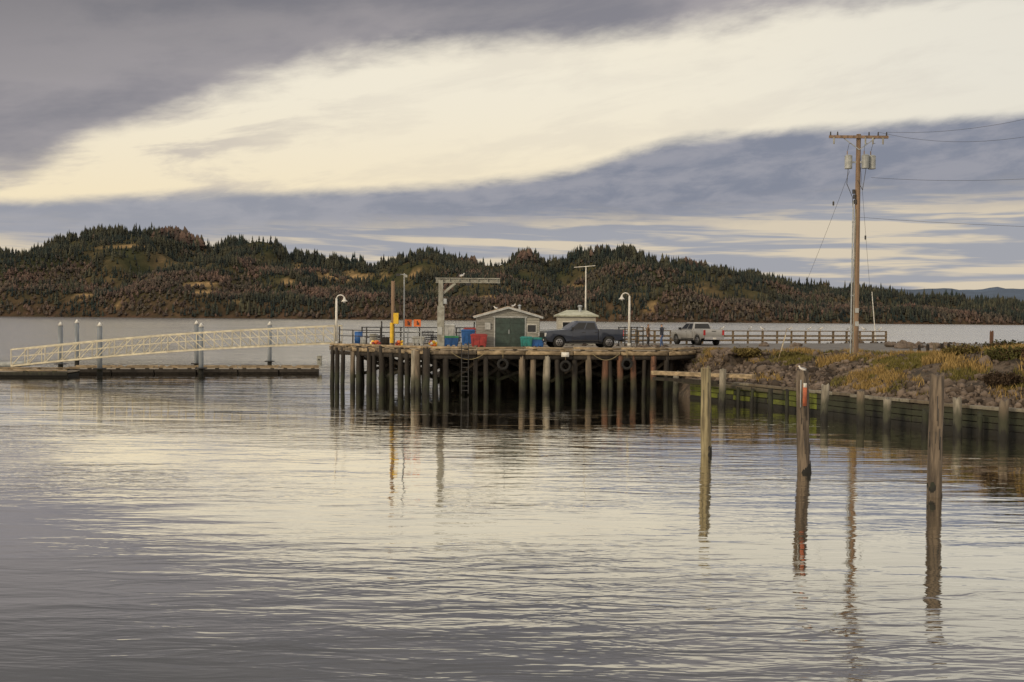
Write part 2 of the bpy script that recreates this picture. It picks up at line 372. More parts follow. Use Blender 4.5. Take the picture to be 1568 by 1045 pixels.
bb=B(); DH=pm('hazy_distant_hill_forest',(.075,.115,.18),(.06,.09,.14),.004,1,0)  # blue is atmospheric haze put into the base colour
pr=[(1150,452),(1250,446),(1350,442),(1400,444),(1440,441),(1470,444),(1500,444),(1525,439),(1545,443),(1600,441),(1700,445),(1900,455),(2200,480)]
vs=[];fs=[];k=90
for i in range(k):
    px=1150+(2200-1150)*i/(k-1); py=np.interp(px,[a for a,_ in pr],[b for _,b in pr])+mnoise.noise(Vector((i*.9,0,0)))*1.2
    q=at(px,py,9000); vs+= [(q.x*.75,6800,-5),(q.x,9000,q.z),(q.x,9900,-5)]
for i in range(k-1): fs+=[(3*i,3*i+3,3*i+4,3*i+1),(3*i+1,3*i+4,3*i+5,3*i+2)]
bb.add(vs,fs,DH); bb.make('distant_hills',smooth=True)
# ---------------- near land ----------------
ZT=2.82; ZD=2.9
shore=[(60,-40),(44,0),(34,20),(27.5,33),(22,42.8),(19,46.9),(15.2,55.6),(11.3,62.3)]
back=[(10,68),(6,73),(-6,75.5),(-7,84),(4,89),(12,91),(38,103),(60,100),(90,97),(300,100),(300,-40)]
poly=shore+back
def segd(X,Y,pts):
    d=np.full(X.shape,1e9)
    for (ax,ay),(bx,by) in zip(pts[:-1],pts[1:]):
        L=(bx-ax)**2+(by-ay)**2; t=np.clip(((X-ax)*(bx-ax)+(Y-ay)*(by-ay))/L,0,1)
        d=np.minimum(d,np.hypot(X-ax-t*(bx-ax),Y-ay-t*(by-ay)))
    return d
def inside(X,Y):
    r=np.zeros(X.shape,bool); n=len(poly)
    for i in range(n):
        ax,ay=poly[i];bx,by=poly[(i+1)%n]
        if ay==by: continue
        c=((ay>Y)!=(by>Y))&(X<(bx-ax)*(Y-ay)/(by-ay)+ax); r^=c
    return r
def landz(X,Y):
    X=np.atleast_1d(X).astype(float);Y=np.atleast_1d(Y).astype(float)
    ins=inside(X,Y); db=segd(X,Y,shore); dk=segd(X,Y,[(11.3,62.3)]+back[:-1])
    nn=np.array([fnoise(a,b,.35,2) for a,b in zip(X.ravel(),Y.ravel())]).reshape(X.shape)
    W=6.0+np.clip((50-Y)*.12,0,3)
    mound=.8*np.exp(-((X-28)**2/50+(Y-50)**2/30))
    t=np.clip((db-.5)/W,0,1); zb=np.where(db<.25,-1.0,np.where(db<.55,1.15,1.15+(ZT-1.15)*(t**.8)))
    zb=zb+nn*.36*np.sin(np.pi*np.clip(t,0,1))+mound*np.clip((db-1)/3,0,1)
    zk=-.6+dk*1.25+nn*.3; z=np.minimum(zb,np.minimum(zk,ZT+np.where(db>W,nn*.02,10)+mound))
    z=np.where(dk<db, np.minimum(zk,ZT+.02*nn),z)
    return np.where(ins,z,-1.2)
gx=np.concatenate([np.arange(-9,60,.45),np.arange(60,300,4)]); gy=np.arange(-38,106,.5)
GX,GY=np.meshgrid(gx,gy); GZ=landz(GX,GY)
nx=len(gx);ny=len(gy); ii=np.arange((ny-1)*(nx-1)); r,cc=ii//(nx-1),ii%(nx-1); a0=r*nx+cc
gm,nt,p=ntree('ground_soil'); P=pos(nt); n=nse(nt,P,1.6,6,.72); n2=nse(nt,P,.25,4)
col=mixc(nt,sstep(nt,n,.38,.62),(.12,.09,.065),(.03,.024,.018)); col=mixc(nt,sstep(nt,n2,.5,.65,0,.5),col,(.11,.09,.04))
nt.links.new(col,p.inputs['Base Color']); p.inputs['Roughness'].default_value=.95
bu=nt.nodes.new('ShaderNodeBump'); bu.inputs['Distance'].default_value=.2; bu.inputs['Strength'].default_value=.9; nt.links.new(n,bu.inputs['Height']); nt.links.new(bu.outputs[0],p.inputs['Normal'])
npmesh('ground',np.stack([GX.ravel(),GY.ravel(),GZ.ravel()],1),np.stack([a0,a0+1,a0+nx+1,a0+nx],1),gm)
ASPH=pm('asphalt',(.16,.15,.14),(.11,.103,.095),1.5,.9,.3,bd=.01)
bb=B(); rp=[(12,69.5),(20,68),(34,66),(60,62),(200,60),(200,86),(60,92),(37,96.5),(12,85.5)]
bb.add([(x,y,ZT+.06) for x,y in rp],[tuple(range(len(rp)))],ASPH); bb.make('road')
def along(s):
    ys=[q[1] for q in shore][::-1]; xs_=[q[0] for q in shore][::-1]
    return np.interp(s,ys[::-1],xs_[::-1])
t=(1+5**.5)/2
iv=np.array([(-1,t,0),(1,t,0),(-1,-t,0),(1,-t,0),(0,-1,t),(0,1,t),(0,-1,-t),(0,1,-t),(t,0,-1),(t,0,1),(-t,0,-1),(-t,0,1)])/1.9
fi=np.array([(0,11,5),(0,5,1),(0,1,7),(0,7,10),(0,10,11),(1,5,9),(5,11,4),(11,10,2),(10,7,6),(7,1,8),(3,9,4),(3,4,2),(3,2,6),(3,6,8),(3,8,9),(4,9,5),(2,4,11),(6,2,10),(8,6,7),(9,8,1)])
k=15000; ry=rng.uniform(25,70,k); dd=rng.exponential(2.4,k)+.45; rx=along(ry)+dd*1.1
ok=(rng.random(k)<np.where((ry<54)&(dd>2.6),.25,1)); rx=rx[ok];ry=ry[ok];dd=dd[ok]
rx=np.concatenate([rx,rng.uniform(-6,12,900),rng.uniform(14,60,900)]); ry=np.concatenate([ry,rng.uniform(72,79,900),rng.uniform(96,103,900)])
rz=landz(rx,ry); ok=(rz>-.3); rx=rx[ok];ry=ry[ok];rz=rz[ok];k=len(rx)
s=np.clip(rng.lognormal(-2.6,.5,k),.03,.27)
P3=iv[None]*s[:,None,None]*rng.uniform(.6,1.5,(k,1,3))*rng.uniform(.7,1.3,(k,12,1))+np.stack([rx,ry,rz+s*.2],1)[:,None,:]
cb=np.array([.105,.083,.067])*rng.uniform(.25,1.8,(k,1,1)); cb=np.broadcast_to(cb,(k,12,3))
npmesh('riprap_rubble',P3.reshape(-1,3),(fi[None]+(np.arange(k)*12)[:,None,None]).reshape(-1,3),attrmat('rubble_rock'),cb.reshape(-1,3))
# grass
def grass(name,bx,by,hmin,hmax,c1,c2,wd=.03,lean=.5):
    bz=landz(bx,by); ok=bz>.9; bx=bx[ok];by=by[ok];bz=bz[ok];k=len(bx)
    a=rng.uniform(0,6.28,k); h=rng.uniform(hmin,hmax,k); l=rng.normal(0,lean,(k,2))*h[:,None]*.6
    wx=np.cos(a)*wd/2; wy=np.sin(a)*wd/2
    p0=np.stack([bx-wx,by-wy,bz-.03],1);p1=np.stack([bx+wx,by+wy,bz-.03],1)
    p2=np.stack([bx+wx*.8+l[:,0]*.3,by+wy*.8+l[:,1]*.3,bz+h*.55],1);p3=np.stack([bx-wx*.8+l[:,0]*.3,by-wy*.8+l[:,1]*.3,bz+h*.55],1)
    p4=np.stack([bx+l[:,0],by+l[:,1],bz+h],1)
    V=np.stack([p0,p1,p2,p3,p4],1).reshape(-1,3); o=(np.arange(k)*5)[:,None]
    Fc=np.concatenate([o+np.array([[0,1,2]]),o+np.array([[0,2,3]]),o+np.array([[3,2,4]])])
    mm=rng.random((k,1,1)); c=(np.array(c1)*mm+np.array(c2)*(1-mm))*rng.uniform(.6,1.3,(k,1,1)); c=np.broadcast_to(c,(k,5,3))
    npmesh(name,V,Fc,attrmat(name+'_blades'),c.reshape(-1,3))
k=250000; by=rng.uniform(28,69,k); d=rng.uniform(.9,15,k); bx=along(by)+d
g1=np.array([mnoise.fractal(Vector((a*.35,b*.25,0)),1,2,4) for a,b in zip(bx,by)])
g2=np.array([mnoise.fractal(Vector((a*.5,b*.3,7)),1,2,3) for a,b in zip(bx,by)])
dens=np.where(by<54,.18+g1*2.1+np.clip((d-2.6)*.18,-.4,.35),g1*2.0-.32+np.where((d>5.2)&(d<8.5),.5,0))
ok=(rng.random(k)<dens)&(by<67.5-np.clip(bx-20,0,99)*.15); bx=bx[ok];by=by[ok];g2=g2[ok]
gr=g2>.02
grass('dry_grass',bx[~gr],by[~gr],.1,.45,(.40,.275,.105),(.22,.16,.065),.038)
grass('green_grass',bx[gr],by[gr],.1,.34,(.13,.125,.035),(.2,.165,.06),.038)
def shrub(name,x,y,r,h,c,nt_=420,z=None):
    bz=float(landz(x,y)[0]) if z is None else z; V=[];Fc=[];C=[]
    for i in range(nt_):
        a=random.uniform(0,6.28); rr=r*math.sqrt(random.random())*.7; p=Vector((x+math.cos(a)*rr,y+math.sin(a)*rr,bz-.05))
        dr=Vector((math.cos(a)*random.uniform(.1,.9),math.sin(a)*random.uniform(.1,.9),random.uniform(.7,1.5))).normalized(); L=h*random.uniform(.4,1.15)
        pts=[p]
        for s_ in range(4):
            dr=(dr+Vector((random.gauss(0,.25),random.gauss(0,.25),-.12))).normalized(); pts.append(pts[-1]+dr*L/4)
        w_=Vector((-math.sin(a),math.cos(a),0))*.012; b_=random.uniform(.5,1.4)
        for p_,q_ in zip(pts[:-1],pts[1:]):
            o=len(V); V+=[p_-w_,p_+w_,q_+w_,q_-w_]; Fc+=[(o,o+1,o+2,o+3)]; C+=[tuple(v*b_ for v in (.12,.075,.05))]*4
            for _ in range(2):
                s3=random.uniform(.03,.07); e=Vector((random.gauss(0,1),random.gauss(0,1),random.gauss(0,1))).normalized()*s3; g=e.cross(Vector((random.random(),.3,random.random()))).normalized()*s3
                cpt=q_+Vector((random.gauss(0,.06),random.gauss(0,.06),random.gauss(0,.06))); o=len(V); V+=[cpt-e,cpt-g,cpt+e,cpt+g]; Fc+=[(o,o+1,o+2,o+3)]; b2=random.uniform(.5,1.5); C+=[tuple(v*b2 for v in c)]*4
    npmesh(name,np.array([tuple(v) for v in V]),np.array(Fc),attrmat(name+'_leaf'),np.array(C))
for (x,y,r,h,c) in ((29.5,57,1.3,.9,(.09,.07,.035)),(31,55.5,1.4,1.0,(.08,.055,.035)),(27,49,1.2,.7,(.1,.09,.035)),(28.4,51.5,1.2,.8,(.07,.065,.03)),(25.4,47.5,1.0,.6,(.07,.04,.03)),(15.0,63.8,1.,.4,(.15,.12,.045)),(17.6,62.8,1.,.35,(.12,.11,.04)),(24.0,53,1.0,.5,(.13,.11,.04)),(24.6,44.6,1.0,.7,(.06,.045,.03)),(26.8,45.6,1.3,1.0,(.08,.055,.03)),(24.3,48.8,.9,.6,(.08,.08,.03)),(26.5,53.5,1.1,.7,(.06,.06,.028)),(22.9,46.4,.8,.5,(.055,.04,.028))):
    shrub('bramble_shrub',x,y,r,h,c)
# ---------------- bulkhead ----------------
bb=B(); ys=np.arange(62.6,2,-1.2); pts=[Vector((along(y),y,0)) for y in ys]
for i,(p,q) in enumerate(zip(pts[:-1],pts[1:])):
    for j,(z,hh) in enumerate(((.0,.5),(.4,.28),(.7,.27),(.985,.26))):
        bb.beam(p+Vector((random.uniform(-.02,.02),0,z)),q+Vector((0,0,z)),.14,hh-.02,WALG if (j>=1 and p.y>53 and random.random()<.75) else BULK)
    bb.beam(p+Vector((-.04,0,1.22+random.uniform(-.03,.03))),q+Vector((-.04,0,1.22+random.uniform(-.03,.03))),.3,.14,GREYP if random.random()<.55 else WOOD)
bb.make('timber_bulkhead_wall')
bb=B()
for px,tp,bs,r_,mt in ((1000,562,606,.17,RUSTP),(1034,570,612,.19,GREYP),(1105,566,622,.2,GREYP),(1261,590,645,.19,GREYP),(1318,598,650,.19,WOOD),(1357,611,656,.18,GREYP),(1467,610,667,.19,GREYP),(1535,614,673,.2,WOOD),(1180,596,630,.14,WOODD),(1225,600,636,.14,WOODD),(1415,628,661,.14,WOODD),(1500,632,668,.12,WOODD),(1150,595,624,.1,WOODD),(1130,594,622,.1,WOODD),(1205,598,632,.1,WOODD)):
    g=G(px,bs); t_=at(px,tp,g.y); bb.pile(g.x,g.y,-1,t_.z,r_,mt,(random.uniform(-.08,.08),0))
for y in np.arange(38,4,-2.6): bb.pile(along(y)-.35,y,-1,1.7+random.uniform(-.2,.3),.19,GREYP)
bb.make('bulkhead_pilings',smooth=True)
bb=B(); p=at(1000,571,61.5);q=at(1155,577,57); bb.beam(p,q,.5,.24,WOODL); p2=at(1040,584,62.0);q2=at(1230,604,54.6); bb.beam(p2,q2,.3,.2,WOOD)
bb.beam(at(1000,580,61.8),at(1100,586,58.9),.16,.2,WOODD); bb.make('timber_walkway_beam',bevel=.02)
# ---------------- free-standing front pilings ----------------
for px,tp,bs,r_,ln,mt in ((1082,565,696,.19,(-.08,0),GREYP),(1232,570,723,.2,(-.13,0),WOOD),(1430,575,760,.2,(0.02,0),WOOD)):
    g=G(px,bs); t_=at(px,tp,g.y); bb=B()
    FP=pm('piling_lichen_wood' if mt is GREYP else 'piling_old_wood',(.30,.26,.155) if mt is GREYP else (.19,.15,.11),(.12,.10,.06) if mt is GREYP else (.05,.04,.032),7,.9,.9,(1,1,.1),tide=False,bd=.04)
    bb.pile(g.x,g.y,-1.2,t_.z,r_,FP,ln,n=22,rag=.08)
    bb.pile(g.x,g.y,-.6,.3,r_*1.05,WOODD,(0,0),n=18)
    for k in range(12):
        a=random.uniform(math.pi,2*math.pi); z0=random.uniform(.5,2.3); tt=z0/t_.z; x0=g.x+ln[0]*tt+math.cos(a)*r_*.97; y0=g.y+math.sin(a)*r_*.97
        bb.beam((x0,y0,z0),(x0+ln[0]*.2,y0,z0+random.uniform(.3,.9)),.018,.018,BLACK)
    if px==1232:
        a=g+Vector((ln[0]*.75-.01,-r_-.05,0)); bb.box((a.x,a.y,t_.z-.75),(.13,.02,.7),SIGNRED); bb.box((a.x,a.y-.012,t_.z-.42),(.11,.01,.14),WHITE); bb.box((a.x-.12,a.y+.05,t_.z-.7),(.03,.02,.9),LGREY)
    if px==1082: bb.box((g.x-.06,g.y,t_.z+.01),(.3,.3,.05),WOODL)
    bb.make('mooring_piling',smooth=True)
# ---------------- pier ----------------
A=G(655,536,ZD);Bc=G(1022,538,ZD);C=G(507,530,ZD)
for q in (A,Bc,C): q.z=0
pp=[C,A,Bc,Vector((13.5,69,0)),Vector((13.5,87.5,0)),Vector((-3,84.5,0)),Vector((-12.5,80,0))]
bb=B(); n=len(pp)
bb.add([(q.x,q.y,ZD) for q in pp]+[(q.x,q.y,ZD-.12) for q in pp],[tuple(range(n)),tuple(range(2*n-1,n-1,-1))]+[(i,n+i,n+(i+1)%n,(i+1)%n) for i in range(n)],DECK)
def edge(P_,Q_,nseg):
    d=(Q_-P_).normalized(); nrm=Vector((d.y,-d.x,0)); L=(Q_-P_).length
    for i in range(nseg):
        a=P_+d*(L*i/nseg+.03); b=P_+d*(L*(i+1)/nseg-.03); jj=random.uniform(-.03,.03); j2=random.uniform(-.03,.03)
        bb.beam(a+nrm*.02+Vector((0,0,ZD+.14+jj)),b+nrm*.02+Vector((0,0,ZD+.14+j2)),.24,.15,WOODL)
        for s_ in (.2,.8): q=a.lerp(b,s_); bb.box((q.x,q.y,ZD+.035),(.3,.2,.06),WOODD)
        bb.beam(a+nrm*.1+Vector((0,0,ZD-.16)),b+nrm*.1+Vector((0,0,ZD-.16+j2*.4)),.12,.25,WOODL if random.random()<.6 else WOOD)
        bb.beam(a+nrm*.0+Vector((0,0,ZD-.45)),b+nrm*.0+Vector((0,0,ZD-.45)),.16,.26,WOODD)
    k=int(L/.7)
    for i in range(k):
        q=P_+d*(L*(i+.5)/k)+nrm*.1; bb.box((q.x,q.y,ZD-.015),(.6*abs(d.x)+.1,.14,.05),WOOD if i%3 else WOODL)
edge(A,Bc,5); edge(C,A,4); edge(Bc,pp[3],1)
def inpp(x,y):
    r=False
    for i in range(n):
        a,b=pp[i],pp[(i+1)%n]
        if (a.y>y)!=(b.y>y) and x<(b.x-a.x)*(y-a.y)/(b.y-a.y)+a.x: r=not r
    return r
for y in np.arange(67.4,80,2.6):
    xs_=[x for x in np.arange(-13,12,2.0) if inpp(x,y)]
    for x in xs_: bb.pile(x+random.uniform(-.35,.35),y+random.uniform(-.3,.3),-1.5,ZD-.5,random.uniform(.14,.2),WOODD,(random.uniform(-.15,.15),0),n=9)
    if len(xs_)>1:
        bb.beam((xs_[0]-.3,y,ZD-.36),(xs_[-1]+.3,y,ZD-.36),.3,.3,WOODD)
        for a,b in zip(xs_[:-1:2],xs_[2::2]): bb.beam((a,y-.2,.8),(b,y-.2,ZD-.6),.08,.22,WOODD); bb.beam((b,y+.2,.8),(a,y+.2,ZD-.6),.08,.22,WOODD)
for x in np.arange(-12,12,.9):
    y0_=[y for y in np.arange(64,86,.2) if inpp(x,y)]
    if y0_: bb.beam((x,y0_[0]+.3,ZD-.165),(x,y0_[-1]-.3,ZD-.165),.1,.08,WOODD)
for px,mt,r_ in ((668,WOODD,.17),(683,WOODD,.2),(728,WOODD,.17),(745,WOODD,.16),(800,WOOD,.21),(816,WOOD,.2),(835,GREYP,.24),(856,WOODD,.17),(880,WOODD,.19),(903,WOOD,.2),(925,RUSTP,.21),(936,WOODD,.13),(950,RUSTP,.2),(972,RUSTP,.21),(985,WOODD,.14),(1000,RUSTP,.2),(1018,WOODD,.17)):
    D=A.y+(Bc.y-A.y)*((px-655)/(1022-655)); q=at(px,600,D); bb.pile(q.x,q.y+.05,-1.5,ZD-(.38 if px<890 else .3),r_,mt,(random.uniform(-.16,.16),random.uniform(-.1,.1)))
for px,mt,r_,top in ((508,WOODD,.15,0),(516,WOODD,.17,-.1),(524,WOODD,.15,0),(540,WOOD,.17,-.3),(549,WOODD,.19,.05),(565,WOODD,.19,.1),(574,WOODD,.15,-.3),(585,WOODD,.2,.15),(601,WOODD,.16,-.3),(613,WOODD,.19,.1),(624,WOODD,.17,-.2),(633,GREYP,.2,.0),(641,WOOD,.2,-.1),(652,WOODD,.24,.1)):
    D=C.y+(A.y-C.y)*((px-507)/(655-507)); q=at(px,600,D-.25); bb.pile(q.x,q.y,-1.5,ZD+top,r_,mt,(random.uniform(-.1,.1),0))
for k_ in range(12):
    px=random.uniform(660,1000); D=67.5; q=at(px,600,D); s_=random.choice((-1,1)); bb.beam((q.x,D,.7),(q.x+s_*random.uniform(1.5,2.8),D-.6,ZD-.6),.08,.2,WOODD if k_%4 else WOOD)
bb.box((A.x+8.9,A.y+.6,ZD-.25),(.5,.1,.3),WHITE)
bb.make('wooden_pier',smooth=True)
def onface(px,off=.35):
    D=A.y+(Bc.y-A.y)*((px-655)/(1022-655)); q=at(px,560,D-off); return q
bb=B(); q=onface(712)
for s_ in (-.22,.22): bb.beam((q.x+s_,q.y,.1),(q.x+s_,q.y,ZD+.5),.05,.06,BLACK)
for z in np.arange(.3,ZD+.3,.3): bb.beam((q.x-.22,q.y,z),(q.x+.22,q.y,z),.04,.04,BLACK)
bb.make('pier_ladder')
for px,z in ((770,2.0),(866,1.9),(960,2.05)):
    q=onface(px,.3); bb=B(); nn_=18
    ring=[Vector((q.x+.3*math.cos(a),q.y,z+.3*math.sin(a))) for a in np.linspace(0,2*math.pi,nn_)]; bb.tube(ring,.09,TYRE,8); bb.tube([Vector((q.x,q.y,z+.3)),Vector((q.x,q.y+.1,ZD+.1))],.02,ROPE,6); bb.make('tyre_fender',smooth=True)
for x0,x1 in ((560,600),(600,660),(690,745),(905,950)):
    p=onface(x0,.3) if x0>650 else at(x0,545,69.5); q=onface(x1,.3) if x1>650 else at(x1,545,67.6); p.z=ZD-.1;q.z=ZD-.1; bb=B(); bb.tube([p.lerp(q,i/10)-Vector((0,0,2.0*(i/10)*(1-i/10))) for i in range(11)],.022,ROPE,6); bb.make('mooring_rope')
# ---------------- railings ----------------
def railing(name,P_,Q_,nb,h,mt,r=.05,rails=(1,.55),wide=None,post=None):
    b_=B(); P_=Vector(P_);Q_=Vector(Q_)
    for i in range(nb+1):
        q=P_.lerp(Q_,i/nb); hh=h*(1 if post is None else random.choice(post))
        if wide: b_.box((q.x,q.y,q.z+hh/2-.05),(wide,wide,hh+.1),mt,random.uniform(-.2,.2))
        else: b_.cyl(q-Vector((0,0,.1)),q+Vector((0,0,hh)),r,r,mt,8)
    for k in rails:
        if wide:
            if k==1: b_.beam(P_+Vector((0,0,h+.02)),Q_+Vector((0,0,h+.02)),.24,.09,mt)
            else: b_.beam(P_+Vector((0,-wide*.7,h*k)),Q_+Vector((0,-wide*.7,h*k)),.06,.17,mt)
        else: b_.cyl(P_+Vector((0,0,h*k)),Q_+Vector((0,0,h*k)),r*.7,r*.7,mt,6)
    return b_.make(name)
RW=pm('railing_wood',(.25,.185,.115),(.13,.1,.065),4,.85,.3)
r0=Vector((11.,86.8,ZT)); r1=Vector((37,98.5,ZT)); railing('wooden_railing',r0,r1,17,1.15,RW,rails=(1,.62,.28),wide=.17)
railing('wooden_railing',(5.5,85.4,ZD),(10.8,86.7,ZD),4,1.15,RW,rails=(1,.62,.28),wide=.15)
railing('pipe_railing',(-12,79.6,ZD),(-3.2,84,ZD),6,1.3,BLACK,.06,(.97,.65,.33),post=(1,1,1.35))
railing('pipe_railing',(-3,84,ZD),(3.5,84.8,ZD),4,1.2,STEEL,.045,(.97,.6,.3))
railing('pipe_railing',(-12.7,73.2,ZD),(-9.4,71.2,ZD),3,1.15,BLACK,.05,(.97,.6),post=(1,1.2))
railing('pipe_railing',(8.2,76.5,ZD),(10.2,77.5,ZD),4,1.5,BLACK,.05,(.97,.75,.5,.25))
railing('pipe_railing',(-8.3,70.4,ZD),(-6.3,69,ZD),2,1.1,STEEL,.04,(.97,.6))
# ---------------- gulls ----------------
GW=pm('gull_white',(.8,.8,.78),(.65,.65,.63),9,.8,.1); GG=pm('gull_grey',(.3,.31,.33),(.22,.23,.25),9,.8,.1); GY_=pm('gull_bill',(.7,.45,.05),(.6,.35,.04),9,.6,0)
def gull(loc,rz,s=1.0):
    b_=B()
    b_.sph((0,0,.2),(.2,.085,.085),GW,10,7,rot=Matrix.Rotation(-.3,3,'Y')); b_.sph((-.03,0,.235),(.2,.078,.06),GG,10,6,rot=Matrix.Rotation(-.22,3,'Y'))
    b_.cyl((.13,0,.24),(.18,0,.33),.05,.04,GW,8); b_.sph((.19,0,.345),(.055,.045,.045),GW,8,6); b_.cyl((.235,0,.34),(.3,0,.325),.014,.004,GY_,6)
    b_.beam((-.15,0,.17),(-.33,0,.13),.07,.02,BLACK); b_.cyl((.01,.03,0),(.0,.03,.14),.007,.007,GY_,5); b_.cyl((.01,-.03,0),(.0,-.03,.14),.007,.007,GY_,5)
    b_.make('gull',loc,rz,smooth=True,scale=s)
for t_ in (.02,.09,.19,.26,.31,.42,.47,.58,.66,.71,.83,.9,.97):
    q=r0.lerp(r1,t_); gull((q.x,q.y,q.z+1.215),random.choice((0,3.1,.6,2.6,-.7)),.95)
# ---------------- gangway ----------------
bb=B(); S=Vector((-13.1,75.0,3.0)); E=at(28,560,79.5); ax=(E-S); L=ax.length; d=ax.normalized(); sd_=Vector((-d.y,d.x,0)).normalized()
nb=18; ht=1.3
def gp(i,side,up):
    t=i/nb; cmb=.25*math.sin(math.pi*t); return S+ax*t+sd_*side*.85+Vector((0,0,cmb+up*ht))
for side in (-1,1):
    for i in range(nb):
        bb.beam(gp(i,side,0),gp(i+1,side,0),.1,.13,CREAM); bb.beam(gp(i,side,1),gp(i+1,side,1),.1,.11,CREAM)
        bb.beam(gp(i,side,.55),gp(i+1,side,.55),.03,.04,CREAM)
        a,b=(gp(i,side,0),gp(i+1,side,1)) if i<nb/2 else (gp(i,side,1),gp(i+1,side,0)); bb.beam(a,b,.05,.055,CREAM)
    for i in range(nb+1): bb.beam(gp(i,side,0),gp(i,side,1),.06,.07,CREAM)
for i in range(nb): bb.beam(gp(i,0,.06),gp(i+1,0,.06),1.5,.05,GREYPAINT)
for i in range(nb+1): bb.beam(gp(i,-1,-.02),gp(i,1,-.02),.08,.1,CREAM)
bb.make('gangway')
# ---------------- floating dock ----------------
def floatd(name,P_,Q_,wd,zt,dark,seg):
    b_=B(); P_=Vector(P_);Q_=Vector(Q_); d=(Q_-P_).normalized(); L=(Q_-P_).length; nr=Vector((-d.y,d.x,0))
    for i in range(seg):
        a=P_+d*(L*i/seg+.05); c=P_+d*(L*(i+1)/seg-.05)
        b_.beam(a+nr*wd/2+Vector((0,0,.02)),c+nr*wd/2+Vector((0,0,.02)),wd-.3,.5,dark)
        for s_ in (0,1):
            o=nr*(wd*s_); b_.beam(a+o+Vector((0,0,zt-.12)),c+o+Vector((0,0,zt-.12)),.14,.26,dark)
            b_.beam(a+o+Vector((0,0,zt+.17)),c+o+Vector((0,0,zt+.17)),.16,.11,WOODL)
            for k in (.15,.5,.85): q=a.lerp(c,k)+o; b_.box((q.x,q.y,zt+.06),(.3,.14,.1),dark)
    b_.beam(P_+nr*wd/2+Vector((0,0,zt-.03)),Q_+nr*wd/2+Vector((0,0,zt-.03)),wd-.2,.06,DECK)
    return b_.make(name)
FD=pm('float_dark_wood',(.05,.042,.034),(.026,.022,.018),3,.8,.4)
p=G(104,573.5);q=G(489,573); floatd('floating_dock',(p.x,p.y,0),(q.x,q.y,0),2.4,.42,FD,6)
q=G(104,578.5); floatd('floating_dock',(q.x-32,q.y-3.4,0),(q.x,q.y,0),3.0,.42,WOOD,5)
for px,bs,tp in ((93,567,499),(118,560,495),(153,575,500),(301,566,497),(308,574,501),(413,562,498),):
    g=G(px,bs); t_=at(px,tp,g.y); bb=B(); r_=.2
    bb.cyl((g.x,g.y,-1),(g.x,g.y,t_.z),r_,r_,STEELP,16); bb.cyl((g.x,g.y,t_.z),(g.x,g.y,t_.z+.35),r_+.03,.03,WHITE,16)
    bb.cyl((g.x,g.y,-.5),(g.x,g.y,.55),r_+.012,r_+.012,WOODD,16); bb.beam((g.x-.4,g.y,.55),(g.x+.4,g.y,.55),.75,.1,BLACK)
    bb.make('steel_mooring_piling',smooth=True)
g=G(487,570); bb=B(); bb.box((g.x,g.y+.7,.95),(.4,.35,.95),GREYPAINT); bb.box((g.x,g.y+.7,1.46),(.5,.45,.07),LGREY); bb.cyl((g.x-.02,g.y+.5,1.1),(g.x-.02,g.y+.45,1.1),.08,.08,BLACK); bb.make('dock_power_pedestal',bevel=.02)
for px in (190,255,350,450):
    g=G(px,573); bb=B(); bb.beam((g.x-.2,g.y+.15,.72),(g.x+.2,g.y+.15,.72),.06,.05,STEEL); bb.box((g.x,g.y+.15,.66),(.12,.08,.1),STEEL); bb.make('dock_cleat')
bb=B(); HULL=pm('skiff_hull',(.45,.47,.46),(.3,.32,.31),3,.5,.1)
sec=[(-1.9,.62,.42),(-1,.74,.45),(0,.74,.48),(1,.6,.55),(1.7,.28,.64),(2.05,.02,.7)]
vs=[];fs=[]
for x,wd,hh in sec:
    vs+=[(x,-wd,hh),(x,-wd*.75,.08),(x,0,.0 if x<1.5 else .25),(x,wd*.75,.08),(x,wd,hh),(x,wd*.88,hh),(x,wd*.6,.16),(x,-wd*.6,.16),(x,-wd*.88,hh)]
for i in range(len(sec)-1):
    for j in range(9): fs.append((i*9+j,i*9+(j+1)%9,(i+1)*9+(j+1)%9,(i+1)*9+j))
fs.append(tuple(range(9))); bb.add(vs,fs,HULL); bb.box((-.5,0,.36),(.3,1.2,.05),WOODL); bb.box((.6,0,.4),(.3,1.0,.05),WOODL); bb.box((-2.05,0,.6),(.25,.3,.5),BLACK); bb.box((-2.02,0,.2),(.12,.12,.5),BLACK)
g=G(18,564); bb.make('skiff',(g.x-1,g.y+1.2,.02),.1,smooth=True)
# ---------------- lamps ----------------
def lamp(px,base,top,dirx):
    g=G(px,base,ZD); t_=at(px,top,g.y).z-ZD; bb=B()
    bb.cyl((0,0,0),(0,0,.25),.16,.13,WHITE,14); bb.cyl((0,0,.25),(0,0,t_-.25),.1,.075,WHITE,12)
    pts=[Vector((dirx*(.3-.3*math.cos(a)),0,t_-.28+.28*math.sin(a))) for a in np.linspace(0,math.pi*.92,9)]; bb.tube(pts,.04,WHITE)
    e=pts[-1]; bb.cyl(e+Vector((0,0,.02)),e+Vector((0,0,-.12)),.06,.1,WHITE,14); bb.cyl(e+Vector((0,0,-.12)),e+Vector((0,0,-.28)),.1,.26,WHITE,16); bb.sph(e+Vector((0,0,-.29)),(.1,.1,.08),LAMPW)
    bb.make('street_lamp',(g.x,g.y,ZD),0,smooth=True)
lamp(515,528,452,1); lamp(963,531,449,-1)
g=at(601,600,69.0); bb=B(); zt=at(601,431,69).z; bb.pile(g.x,69,-1.5,zt,.13,POLEW,(0,0))
bb.cyl((g.x-.05,68.8,ZD+.3),(g.x-.05,68.8,ZD+1.7),.13,.13,YELLOW,12); bb.box((g.x+.25,68.75,ZD+2.0),(.34,.3,.75),YELLOW); bb.cyl((g.x+.25,68.75,ZD+2.37),(g.x+.1,69,ZD+2.9),.03,.03,BLACK,6)
bb.make('hoist_pole',bevel=.01)
